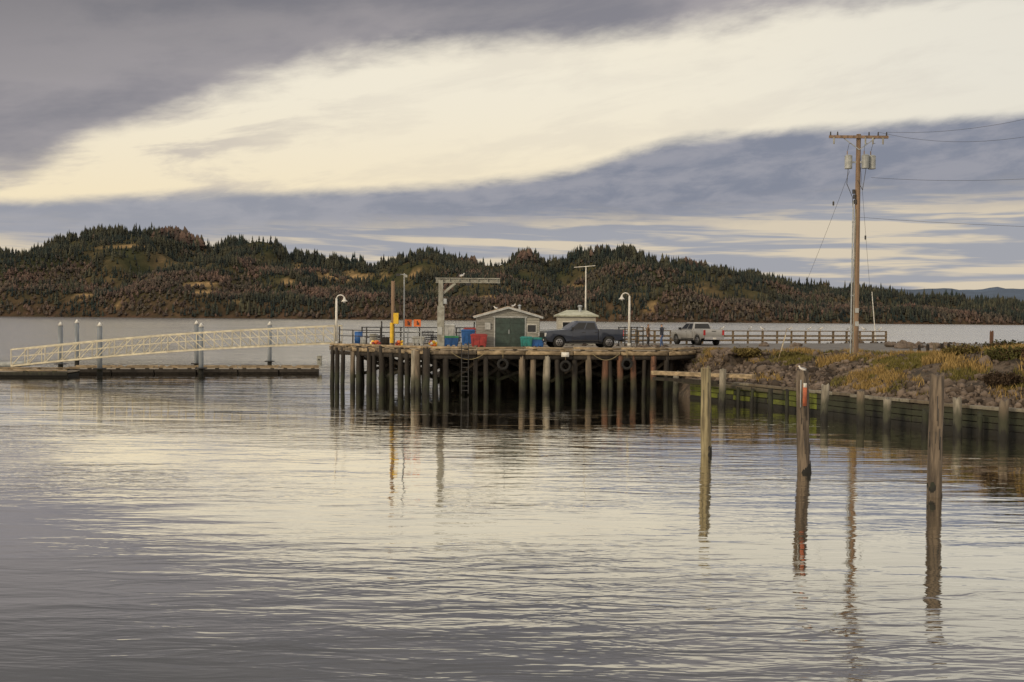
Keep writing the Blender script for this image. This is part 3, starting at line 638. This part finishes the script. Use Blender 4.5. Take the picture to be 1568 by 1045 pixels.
g=at(618,600,69.6); zt=at(618,419,69.6).z; bb=B(); bb.cyl((g.x,69.6,ZD),(g.x,69.6,zt),.06,.045,STEEL,10); bb.beam((g.x-.4,69.6,zt-.05),(g.x+.15,69.6,zt-.1),.05,.05,STEEL); bb.box((g.x-.42,69.5,zt-.1),(.28,.2,.16),BLACK); bb.box((g.x+.12,69.5,zt-.2),(.2,.18,.16),GREYPAINT); bb.make('floodlight_pole')
for px in (625,639):
    g=at(px,495,69.9-(px-625)*.03); bb=B(); bb.cyl((g.x,g.y+.03,ZD),(g.x,g.y+.03,g.z),.025,.025,STEEL,8); bb.box((g.x,g.y,g.z),(.5,.02,.5),ORANGE); bb.box((g.x,g.y-.013,g.z),(.08,.004,.28),BLACK); bb.box((g.x+.1,g.y-.013,g.z-.05),(.08,.004,.2),BLACK); bb.make('orange_warning_sign')
# ---------------- jib crane ----------------
D=66.6; g=at(675,535,D); zt=at(675,425,D).z; xe=at(766,430,D).x; xl=at(667,430,D).x; bb=B()
bb.box((g.x,D,(ZD+zt-1.9)/2),(.46,.46,zt-1.9-ZD),GREYPAINT); bb.box((g.x-.02,D,zt-1.05),(.3,.34,1.75),GREYPAINT); bb.box((g.x,D,ZD+.05),(.9,.8,.1),BLACK)
bb.box(((xl+xe)/2,D,zt-.06),(xe-xl,.3,.06),GREYPAINT); bb.box(((xl+xe)/2,D,zt-.2),(xe-xl-.05,.06,.22),GREYPAINT); bb.box(((xl+xe)/2,D,zt-.34),(xe-xl,.28,.05),GREYPAINT)
for k in range(7): x=xl+.3+k*(xe-xl-.5)/6; bb.box((x,D-.09,zt-.2),(.04,.1,.215),GREYPAINT)
bb.beam((g.x+.1,D,zt-1.1),(g.x+.95,D,zt-.38),.16,.16,GREYPAINT); bb.box((xl+2.2,D,zt-.45),(.35,.3,.18),BLACK); bb.box((g.x+.28,D-.1,zt-1.6),(.2,.4,.35),STEEL); bb.box((g.x-.05,D-.25,ZD+1.2),(.3,.06,.5),LGREY)
bb.tube([Vector((xe-.05,D,zt-.35)),at(770,447,D),at(775,466,D)],.014,WIRE,5); bb.make('jib_crane',bevel=.012)
gull((at(707,424,D).x,D,zt-.03),.3,.85)
# ---------------- totes / barrels ----------------
def tote(px,base,w_,h_,mt,lid,dp=1.0,rz=0.):
    g=G(px,base,ZD); bb=B(); bb.box((0,0,.12+(h_-.2)/2),(w_,dp,h_-.2),mt,taper=.9)
    bb.box((0,0,h_-.05),(w_+.06,dp+.06,.1),lid); bb.box((0,0,h_+.02),(w_*.9,dp*.9,.05),lid)
    for sx_ in (-.36,0,.36): bb.box((sx_*w_,0,.06),(.12*w_,dp*.88,.12),mt); bb.box((sx_*w_,-dp/2+.005,h_*.5),(.05,.04,h_*.55),mt)
    bb.make('fish_tote',(g.x,g.y+dp/2,ZD),rz,bevel=.025)
tote(690,531,1.1,.72,BLUE,GRN); tote(716,529,1.0,1.15,BLUE,BLUE,rz=.1); tote(733,532,1.15,.9,RED,RED); tote(722,527,1.15,1.25,RED,RED,rz=-.1)
tote(806,533,.85,.75,TEAL,TEAL); tote(822,533,.95,.68,BLUE,TEAL,rz=.1); tote(686,526,1.1,1.5,LGREY,LGREY); tote(640,529,.9,.6,LGREY,GREYPAINT)
def barrel(px,base,mt,h=.9,r=.3):
    g=G(px,base,ZD); bb=B(); bb.cyl((0,0,0),(0,0,h),r,r,mt,18)
    for z in (.03,h*.33,h*.66,h-.03): bb.cyl((0,0,z-.02),(0,0,z+.02),r+.015,r+.015,mt,18)
    bb.cyl((.12,0,h),(.12,0,h+.03),.04,.04,BLACK,8); bb.make('barrel',(g.x,g.y,ZD),0,smooth=True)
barrel(549,527,BLUE,.95); barrel(557,529,LGREY,.6,.25); barrel(572,528,GREYPAINT,.8); barrel(590,529,WOODD,.6); barrel(700,524,STEEL,1.2,.3)
def crabpot(px,base,z=0):
    g=G(px,base,ZD); bb=B(); R_=.45
    for zz in (.03,.17,.31):
        bb.tube([Vector((R_*math.cos(a),R_*math.sin(a),zz)) for a in np.linspace(0,2*math.pi,15)],.02,BLACK,5)
    for a in np.linspace(0,2*math.pi,13)[:-1]:
        bb.cyl((R_*math.cos(a),R_*math.sin(a),.03),(R_*math.cos(a),R_*math.sin(a),.31),.012,.012,BLACK,5); bb.cyl((0,0,.31),(R_*math.cos(a),R_*math.sin(a),.31),.01,.01,ROPE,5)
    bb.make('crab_pot',(g.x,g.y,ZD+z),random.random())
for px,b_,z in ((655,527,0),(655,527,.35),(655,527,.7),(668,526,0),(668,526,.35),(845,528,0),(845,528,.35),(845,528,.7),(580,527,0),(580,527,.35)): crabpot(px,b_,z)
for px_ in (664,612,752,575):
    bb=B()
    for k in range(14):
        a=k/14*6.28; bb.sph((math.cos(a)*.25+random.uniform(-.1,.1),math.sin(a)*.2,.12+.1*(k%3)),.13,random.choice((ORANGE,WHITE,YELLOW,RED)),8,6)
    g=G(px_,531,ZD); bb.make('crab_buoys',(g.x,g.y,ZD),0,smooth=True)
# ---------------- shed ----------------
g=G(778,531.5,ZD); Wd,Dp,Hw,Hr=4.55,3.8,2.15,2.8; bb=B()
prof=[(-Wd/2,0),(Wd/2,0),(Wd/2,Hw),(0,Hr),(-Wd/2,Hw)]
bb.prism(prof,0,Dp,SIDING)
for k in range(12):
    z=.1+k*.175
    for x0,x1,mm in ((-Wd/2,-.95,SIDING),(1.25,Wd/2,SIDL)): bb.beam((x0+.01,-.012,z),(x1-.01,-.012,z),.03,.15,mm)
    bb.beam((-Wd/2-.012,.05,z),(-Wd/2-.012,Dp-.05,z),.03,.15,SIDING); bb.beam((Wd/2+.012,.05,z),(Wd/2+.012,Dp-.05,z),.03,.15,SIDING)
for x0,x1 in ((-.93,.12),(.14,1.2)):
    bb.box(((x0+x1)/2,-.04,1.05),(x1-x0,.06,2.05),DOOR)
    for z in (.3,1.0,1.75): bb.box(((x0+x1)/2,-.08,z),(x1-x0-.1,.03,.09),DOOR)
bb.box((.05,-.09,1.1),(.05,.04,.3),STEEL)
for x in (-1.0,1.24): bb.box((x,-.05,1.07),(.08,.08,2.14),LGREY)
bb.box((.12,-.05,2.17),(2.5,.09,.09),LGREY)
for s_ in (-1,1):
    bb.beam((0,Dp/2,Hr+.09),(s_*(Wd/2+.25),Dp/2,Hw+.02),Dp+.5,.07,ROOFM,up=Vector((0,0,1)))
    bb.beam((0,-.27,Hr+.05),(s_*(Wd/2+.25),-.27,Hw-.02),.04,.14,LGREY)
    for k in range(7): yy=-.1+k*.62; bb.beam((0,yy,Hr+.14),(s_*(Wd/2+.24),yy,Hw+.07),.04,.03,ROOFM)
bb.cyl((-.2,.6,Hr-.1),(-.2,.6,Hr+1.0),.03,.03,BLACK,8); bb.cyl((.9,1.5,Hr-.3),(.9,1.5,Hr+.2),.09,.09,STEEL,10); bb.cyl((.9,1.5,Hr+.2),(.9,1.5,Hr+.3),.16,.04,STEEL,10)
bb.box((-1.5,-.08,1.5),(.4,.12,.5),LGREY); bb.box((1.7,-.06,1.35),(.6,.06,.5),GLASS); bb.box((1.7,-.05,1.35),(.72,.05,.62),WHITE)
bb.make('fishing_shed',(g.x,g.y,ZD),math.radians(3))
gull((g.x-.9,g.y+.2,ZD+Hr-.13),2.9,.75); gull((g.x+.35,g.y+.1,ZD+Hr+.04),.2,.75)
# ---------------- small building ----------------
g=G(883,528.5,ZD); bb=B(); Wd,Dp,Hw=3.0,2.8,2.25
bb.box((0,Dp/2,Hw/2),(Wd,Dp,Hw),SIDL)
o=.22; zr=2.78; vs=[(-Wd/2-o,-o,Hw),(Wd/2+o,-o,Hw),(Wd/2+o,Dp+o,Hw),(-Wd/2-o,Dp+o,Hw),(-.75,Dp/2,zr),(.85,Dp/2,zr),(-Wd/2-o,-o,Hw+.1),(Wd/2+o,-o,Hw+.1),(Wd/2+o,Dp+o,Hw+.1),(-Wd/2-o,Dp+o,Hw+.1)]
bb.add(vs,[(3,2,1,0),(0,1,7,6),(1,2,8,7),(2,3,9,8),(3,0,6,9),(6,7,5,4),(7,8,5),(8,9,4,5),(9,6,4)],ROOFG)
bb.box((-.75,-.03,1.5),(.75,.06,.6),GLASS); bb.box((.6,-.03,1.5),(.9,.06,.6),GLASS); bb.box((-.75,-.02,1.5),(.87,.05,.72),WHITE); bb.box((.6,-.02,1.5),(1.02,.05,.72),WHITE)
bb.cyl((.3,1,zr-.3),(.3,1,zr+.25),.12,.12,STEEL,10); bb.sph((.3,1,zr+.3),(.2,.2,.12),STEEL)
mp=Vector((.78,Dp/2,zr-.1)); zt=at(899,408,g.y+1.4).z-ZD
bb.cyl(mp,(mp.x,mp.y,zt),.07,.045,WHITE,10); bb.beam((mp.x-.95,mp.y,zt-.1),(mp.x+.75,mp.y,zt+.05),.05,.05,WHITE); bb.cyl((mp.x,mp.y,zt),(mp.x,mp.y,zt+.75),.02,.015,BLACK,6)
for dx,z in ((-.92,-.1),(.3,.02),(.72,.05)):
    bb.cyl((mp.x+dx,mp.y,zt+z),(mp.x+dx,mp.y,zt+z+.35),.02,.02,BLACK,6)
    for a in (0,2.1,4.2): bb.sph((mp.x+dx+.13*math.cos(a),mp.y+.13*math.sin(a),zt+z+.35),.055,BLACK,6,4); bb.beam((mp.x+dx,mp.y,zt+z+.35),(mp.x+dx+.13*math.cos(a),mp.y+.13*math.sin(a),zt+z+.35),.012,.012,BLACK)
bb.make('harbor_office_hut',(g.x,g.y,ZD),0)
# ---------------- pickup trucks ----------------
def pickup(name,loc,rz,paint,s=1.0,bumper=CHROME):
    e=bpy.data.objects.new(name,None); sc.collection.objects.link(e); e.location=loc; e.rotation_euler=(0,0,rz); e.scale=(s,s,s)
    xf,xr,ra=1.92,-1.78,.5
    def arc(cx): return [(cx+ra*math.cos(a),.42+ra*math.sin(a)) for a in np.linspace(math.pi,0,11)]
    front=[(-.98,.48),(xf-ra-.02,.48)]+arc(xf)+[(2.7,.5),(2.84,.58),(2.9,.8),(2.87,1.06),(2.75,1.19),(2.2,1.26),(1.25,1.33),(-.98,1.33)]
    b_=B(); b_.prism(front,-.98,.98,paint); b_.make('body',bevel=.05,smooth=True,parent=e)
    b_=B(); rear=[(-2.84,.62)]+[(xr-ra-.02,.55)]+arc(xr)+[(-1.02,.48),(-1.02,1.36),(-2.84,1.34)]
    b_.prism(rear,-.98,-.86,paint); b_.prism(rear,.86,.98,paint); b_.box((-2.8,0,.98),(.1,1.7,.72),paint); b_.box((-1.05,0,1.0),(.06,1.7,.66),paint); b_.make('bed',bevel=.025,smooth=True,parent=e)
    b_=B(); b_.box((-1.92,0,.78),(1.7,1.7,.08),BLACK); b_.box((xr,0,.7),(1.0,1.2,.3),BLACK); b_.box((xf,0,.75),(1.0,1.4,.5),BLACK); b_.box((0,0,.42),(3.0,1.5,.2),BLACK)
    for sy in (-1,1): b_.box((.15,sy*1.0,.4),(2.1,.14,.06),BLACK)
    b_.make('chassis',parent=e)
    b_=B(); zb,zt_=1.31,1.93; bt=[(-.98,-.93),(1.32,-.93),(1.32,.93),(-.98,.93)]; tp=[(-.82,-.74),(.5,-.74),(.5,.74),(-.82,.74)]
    vs=[(x,y,zb) for x,y in bt]+[(x,y,zt_-.05) for x,y in tp]+[(x*.93,y*.9,zt_) for x,y in tp]
    b_.add(vs,[(0,1,5,4),(1,2,6,5),(2,3,7,6),(3,0,4,7),(4,5,9,8),(5,6,10,9),(6,7,11,10),(7,4,8,11),(8,9,10,11)],paint); b_.make('cab',bevel=.02,smooth=True,parent=e)
    b_=B(); V_=[Vector(v) for v in vs]
    def pane(a,b,c,d,u0,u1,v0,v1):
        nrm=(V_[b]-V_[a]).cross(V_[d]-V_[a]).normalized()*.006
        def f(u,v): return V_[a].lerp(V_[b],u).lerp(V_[d].lerp(V_[c],u),v)+nrm
        b_.add([f(u0,v0),f(u1,v0),f(u1,v1),f(u0,v1)],[(0,1,2,3)],GLASS)
    pane(0,1,5,4,.48,.9,.1,.88); pane(0,1,5,4,.07,.44,.1,.88); pane(2,3,7,6,.1,.52,.1,.88); pane(2,3,7,6,.56,.93,.1,.88)
    pane(1,2,6,5,.05,.95,.08,.94); pane(3,0,4,7,.08,.92,.15,.88); b_.make('windows',parent=e)
    b_=B()
    for sy in (-1,1):
        for x in (xf,xr):
            b_.cyl((x,sy*.72,.41),(x,sy*.97,.41),.41,.41,TYRE,28); b_.cyl((x,sy*.96,.41),(x,sy*.985,.41),.27,.25,RIM,20); b_.cyl((x,sy*.98,.41),(x,sy*1.0,.41),.07,.06,BLACK,10)
            for k in range(6):
                a=k*math.pi/3; b_.cyl((x+.16*math.cos(a),sy*.982,.41+.16*math.sin(a)),(x+.16*math.cos(a),sy*.99,.41+.16*math.sin(a)),.05,.05,BLACK,6)
    b_.make('wheels',smooth=True,parent=e)
    b_=B()
    b_.box((2.9,0,.9),(.06,1.25,.36),BLACK)
    for z in (.8,.9,1.0): b_.box((2.935,0,z),(.03,1.2,.04),bumper)
    b_.box((2.93,0,.6),(.16,1.9,.2),bumper); b_.box((2.9,0,.45),(.1,1.6,.1),BLACK)
    for sy in (-1,1):
        b_.box((2.86,sy*.8,.95),(.12,.3,.26),LAMPW); b_.box((2.96,sy*.7,.58),(.12,.16,.1),LAMPW)
        b_.box((-2.83,sy*.89,1.08),(.1,.17,.42),TAIL); b_.box((.98,sy*1.1,1.38),(.12,.2,.2),BLACK); b_.box((.98,sy*.99,1.34),(.06,.12,.05),BLACK)
        for x in (.95,.0,-.95): b_.box((x,sy*.982,.93),(.012,.006,.72),BLACK)
        for x in (.15,-.8): b_.box((x,sy*.995,1.13),(.18,.03,.035),bumper)
        b_.box((-.1,sy*.984,.55),(2.2,.02,.07),BLACK)
        b_.box((-.2,sy*.975,1.325),(2.0,.03,.025),BLACK)
    b_.box((-2.92,0,.58),(.16,1.8,.17),bumper); b_.box((-2.857,0,1.2),(.02,.4,.07),BLACK); b_.box((-3.0,0,.6),(.02,.32,.14),WHITE); b_.box((-2.855,0,1.0),(.015,1.3,.2),paint)
    b_.make('trim',bevel=.01,parent=e)
    return e
g=G(891,533.5,ZD); pickup('pickup_truck',(g.x,g.y+.9,ZD),math.radians(180+14),CARB,1.0,BLACK)
g=G(1083,529.5,ZT+.06); pickup('pickup_truck',(g.x-.4,g.y+2.6,ZT+.062),math.radians(109),CARS,.98,CHROME)
# ---------------- people ----------------
SKIN=pm('skin',(.5,.31,.22),(.44,.26,.18),9,.6,0); HAIR=pm('hair',(.05,.035,.025),(.03,.02,.015),20,.8,.2)
def person(loc,rz,coat_c,pants_c,hat_c,stride=.18,armsw=.12):
    COAT=pm('coat_%d'%int(coat_c[0]*1000),coat_c,tuple(x*.7 for x in coat_c),8,.9,.3); PANT=pm('pants_%d'%int(pants_c[2]*1000),pants_c,tuple(x*.7 for x in pants_c),8,.9,.3); HAT=pm('hat_%d'%int(hat_c[0]*1000),hat_c,None,8,.9,.3)
    vs=[];ed=[];rd=[]
    def v(p,r,par=None):
        vs.append(p); rd.append(r)
        if par is not None: ed.append((par,len(vs)-1))
        return len(vs)-1
    pel=v((0,0,.96),(.15,.12)); wa=v((0,0,1.12),(.15,.115),pel); ch=v((.0,0,1.32),(.18,.13),wa); sh=v((-.01,0,1.45),(.12,.09),ch); nk=v((0,0,1.53),(.058,.058),sh); hd=v((.015,0,1.62),(.088,.078),nk); ht_=v((.01,0,1.71),(.075,.065),hd)
    for s_ in (-1,1):
        a=v((-.01,s_*.17,1.43),(.075,.075),sh); el_=v((-.03+s_*armsw*.4,s_*.235,1.16),(.055,.055),a); wr=v((.06+s_*armsw,s_*.25,.92),(.036,.036),el_); pm_=v((.08+s_*armsw*1.1,s_*.25,.85),(.04,.022),wr)
        for k,(dx,l) in enumerate(((-.03,.06),(-.01,.075),(.01,.08),(.03,.07))):
            f1=v((.08+s_*armsw*1.1+dx,s_*.25,.82),(.01,.01),pm_); f2=v((.095+s_*armsw*1.1+dx,s_*.243,.82-l*.5),(.009,.009),f1); v((.105+s_*armsw*1.1+dx,s_*.232,.82-l),(.008,.008),f2)
        th=v((.12+s_*armsw*1.1,s_*.235,.84),(.011,.011),pm_); v((.135+s_*armsw*1.1,s_*.225,.8),(.009,.009),th)
        hp=v((0,s_*.09,.88),(.1,.1),pel); kn=v((.04+s_*stride*.5,s_*.1,.5),(.068,.07),hp); an=v((-.02+s_*stride,s_*.105,.1),(.045,.045),kn); he=v((.03+s_*stride,s_*.108,.05),(.05,.045),an); v((.16+s_*stride,s_*.115,.04),(.045,.035),he)
    me=bpy.data.meshes.new('person'); me.from_pydata(vs,ed,[]); o=bpy.data.objects.new('person',me); sc.collection.objects.link(o)
    md=o.modifiers.new('skin','SKIN'); md.use_smooth_shade=True
    for i,s_ in enumerate(me.skin_vertices[0].data): s_.radius=rd[i]; s_.use_root=(i==0)
    sb=o.modifiers.new('sub','SUBSURF'); sb.levels=2; sb.render_levels=2
    dg=bpy.context.evaluated_depsgraph_get(); nm=bpy.data.meshes.new_from_object(o.evaluated_get(dg)); o.modifiers.clear(); o.data=nm
    nm.materials.clear()
    for m_ in (COAT,PANT,SKIN,HAIR,BLACK,HAT): nm.materials.append(m_)
    for p_ in nm.polygons:
        c=p_.center; i=0
        if c.z>1.69: i=5
        elif c.z>1.56 and c.x<-.02: i=3
        elif c.z>1.525: i=2
        elif c.z<.11: i=4
        elif abs(c.y)>.19 and c.z<.9: i=2
        elif c.z<.9: i=1
        p_.material_index=i
    o.location=loc; o.rotation_euler=(0,0,rz)
    b_=B()
    for s_ in (-1,1): b_.sph((.093,s_*.032,1.64),(.01,.014,.008),BLACK,6,4); b_.sph((.01,s_*.085,1.625),(.018,.01,.03),SKIN,6,4)
    b_.cyl((.09,0,1.64),(.118,0,1.605),.008,.016,SKIN,6); b_.box((.093,0,1.575),(.01,.045,.008),TAIL)
    b_.cyl((.01,0,1.70),(.01,0,1.72),.105,.1,HAT,14)
    b_.make('face',parent=o,smooth=True)
g=G(1013,532,ZD); person((g.x,g.y,ZD),math.radians(200),(.035,.04,.06),(.07,.12,.26),(.05,.05,.06),.16)
g=G(992,531,ZD); person((g.x,g.y,ZD),math.radians(-20),(.2,.13,.08),(.05,.05,.055),(.15,.12,.08),.04,.05)
# ---------------- utility pole ----------------
D=60.; g=at(1309,551,D); zt=at(1310.5,206,D).z; zb=float(landz(g.x,D)[0]); INS=pm('transformer_grey',(.36,.38,.38),(.24,.26,.26),4,.5,.1)
bb=B(); bb.cyl((g.x,D,zb-.5),(g.x,D,zt),.2,.13,POLEW,16)
za=at(1310,211,D).z; xa0=at(1268,210,D).x;xa1=at(1358,211,D).x
bb.box(((xa0+xa1)/2,D-.2,za),(xa1-xa0,.12,.16),POLEW)
for s_ in (-1,1): bb.beam((g.x+s_*.95,D-.14,za-.06),(g.x,D-.14,za-.75),.04,.05,STEEL)
for x in (xa0+.08,xa0+.5,g.x+.55,xa1-.6,xa1-.1): bb.cyl((x,D-.2,za+.08),(x,D-.2,za+.3),.05,.035,BLACK,8)
for x in (xa0+.25,g.x+.3,g.x+.75,xa1-.35): bb.cyl((x,D-.32,za-.05),(x,D-.32,za-.45),.05,.05,GREYPAINT,8)
zc=at(1310,249,D).z
for dx,dy in ((-.62,-.1),(.32,-.3),(.8,-.05)):
    x=g.x+dx; bb.cyl((x,D+dy,zc-.4),(x,D+dy,zc+.35),.22,.22,INS,16); bb.cyl((x,D+dy,zc+.35),(x,D+dy,zc+.42),.23,.15,INS,16); bb.cyl((x-.08,D+dy,zc+.4),(x-.08,D+dy,zc+.65),.03,.03,POLEW,6); bb.beam((x,D+dy,zc),(g.x,D,zc),.06,.1,STEEL)
    bb.tube([Vector((x-.08,D+dy,zc+.62)),Vector((x,D-.2,zc+1.1)),Vector((x+.1,D-.3,za-.4))],.012,WIRE,5)
z2=at(1302,300,D).z; bb.tube([Vector((g.x-.6,D,zc-.4)),Vector((g.x-.7,D-.1,zc-1.3)),Vector((g.x-.35,D-.1,z2-.1)),Vector((g.x-.3,D-.05,z2-.7))],.02,WIRE,5)
bb.tube([Vector((g.x+.4,D-.2,zc-.4)),Vector((g.x+.2,D-.25,z2+.3)),Vector((g.x-.1,D-.25,z2+.9))],.018,WIRE,5)
for k in range(3): bb.cyl((g.x-.28+.05*k,D-.12,z2+.1-.3*k),(g.x-.28+.05*k,D-.12,z2+.35-.3*k),.09,.09,BLACK,8)
bb.cyl((g.x-.3,D-.05,zb-.2),(g.x-.27,D-.05,z2-.3),.045,.045,STEEL,10); bb.cyl((g.x-.17,D-.12,zb),(g.x-.15,D-.12,z2-.8),.03,.03,GREYPAINT,8)
for z in np.arange(zb+1.5,z2-1,2.2): bb.box((g.x-.2,D-.08,z),(.3,.05,.06),STEEL)
for k in range(2): bb.box((g.x,D-.21,zb+2.0+k*.8),(.22,.02,.28),LGREY)
bb.make('utility_pole')
def wire(name,p,q,sag,r=.009,n=14):
    b_=B(); p=Vector(p);q=Vector(q); b_.tube([p.lerp(q,i/n)-Vector((0,0,sag*4*(i/n)*(1-i/n))) for i in range(n+1)],r,WIRE,5); b_.make(name)
wire('power_line',(xa1-.1,D-.2,za+.3),at(1700,146,52),.6); wire('power_line',(xa1-.6,D-.2,za+.3),at(1700,178,50),.9)
wire('power_line',(g.x+.8,D,zc-.9),at(1700,264,53),.3); wire('power_line',(g.x+.15,D,at(1310,333,D).z),at(1700,351,53),.1)
wire('guy_wire',(g.x-.5,D,zc-.5),at(1233,436,72)*1.0,0.1); wire('guy_wire',(g.x+.15,D,zc-.3),at(1332,445,72),0.05)
for px,py,D2 in ((1276,312,64.5),(1325,364,66)):
    q=at(px,py,D2); bb=B(); bb.cyl(q-Vector((0,0,.12)),q+Vector((0,0,.12)),.06,.06,BLACK,8); bb.cyl(q+Vector((0,0,.12)),q+Vector((0,0,.17)),.035,.035,STEEL,8); bb.cyl(q-Vector((0,0,.17)),q-Vector((0,0,.12)),.035,.035,STEEL,8); bb.make('guy_insulator')
g=G(1341,524,ZT); t_=at(1335,447,g.y); bb=B(); bb.cyl((g.x,g.y,ZT-.1),t_,.05,.035,WHITE,8); bb.cyl((g.x,g.y,ZT-.1),(g.x,g.y,ZT+.3),.12,.12,CONC,10); bb.make('flagpole')
def boulder(px,base,s):
    g=G(px,base,ZT); bb=B(); vs=[];fs=[]; nu,nv=14,9
    sdv=random.random()*50
    for j in range(nv+1):
        ph=math.pi*j/nv
        for i in range(nu):
            t_=2*math.pi*i/nu; d=Vector((math.sin(ph)*math.cos(t_),math.sin(ph)*math.sin(t_),math.cos(ph))); k=s*(1+.45*mnoise.fractal(d*1.3+Vector((sdv,0,0)),1,2,3)); vs.append((d.x*k*1.2,d.y*k,d.z*k*.75))
    for j in range(nv):
        for i in range(nu): fs.append((j*nu+i,(j+1)*nu+i,(j+1)*nu+(i+1)%nu,j*nu+(i+1)%nu))
    bb.add(vs,fs,ROCK); bb.make('boulder',(g.x,g.y,float(landz(g.x,g.y)[0])+s*.35))
for px,b_,s in ((1365,533,.45),(1386,535,.6),(1405,534,.4),(1430,535,.5),(1447,535,.35),(1218,533,.4),(1170,532,.35),(1545,536,.5),(1480,537,.4)): boulder(px,b_,s)
bb=B()
for i,px in enumerate(np.arange(1396,1640,11.5)):
    g=G(px+random.uniform(-2,2),541,ZT); bb.pile(g.x,g.y,float(landz(g.x,g.y)[0])-.2,ZT+random.uniform(.45,.7),.11,WOODD if i%3 else WOOD,n=9)
bb.make('wooden_post_row')
g=G(1517,545,ZT); bb=B(); bb.pile(g.x,g.y,ZT-.5,ZT+1.55,.12,RUSTP,(.03,0)); bb.make('wooden_post')
g=G(1192,545,ZT); bb=B(); bb.cyl((g.x,g.y,ZT-.2),(g.x+.5,g.y,ZT+1.7),.025,.02,WOODL,6); bb.cyl((g.x+.15,g.y,ZT+.3),(g.x+.42,g.y,ZT+1.3),.03,.03,CREAM,6); bb.make('driftwood_pole')
gull((at(1226,556,33).x,G(1232,723).y,at(1226,570,G(1232,723).y).z-.02),2.8,.6)
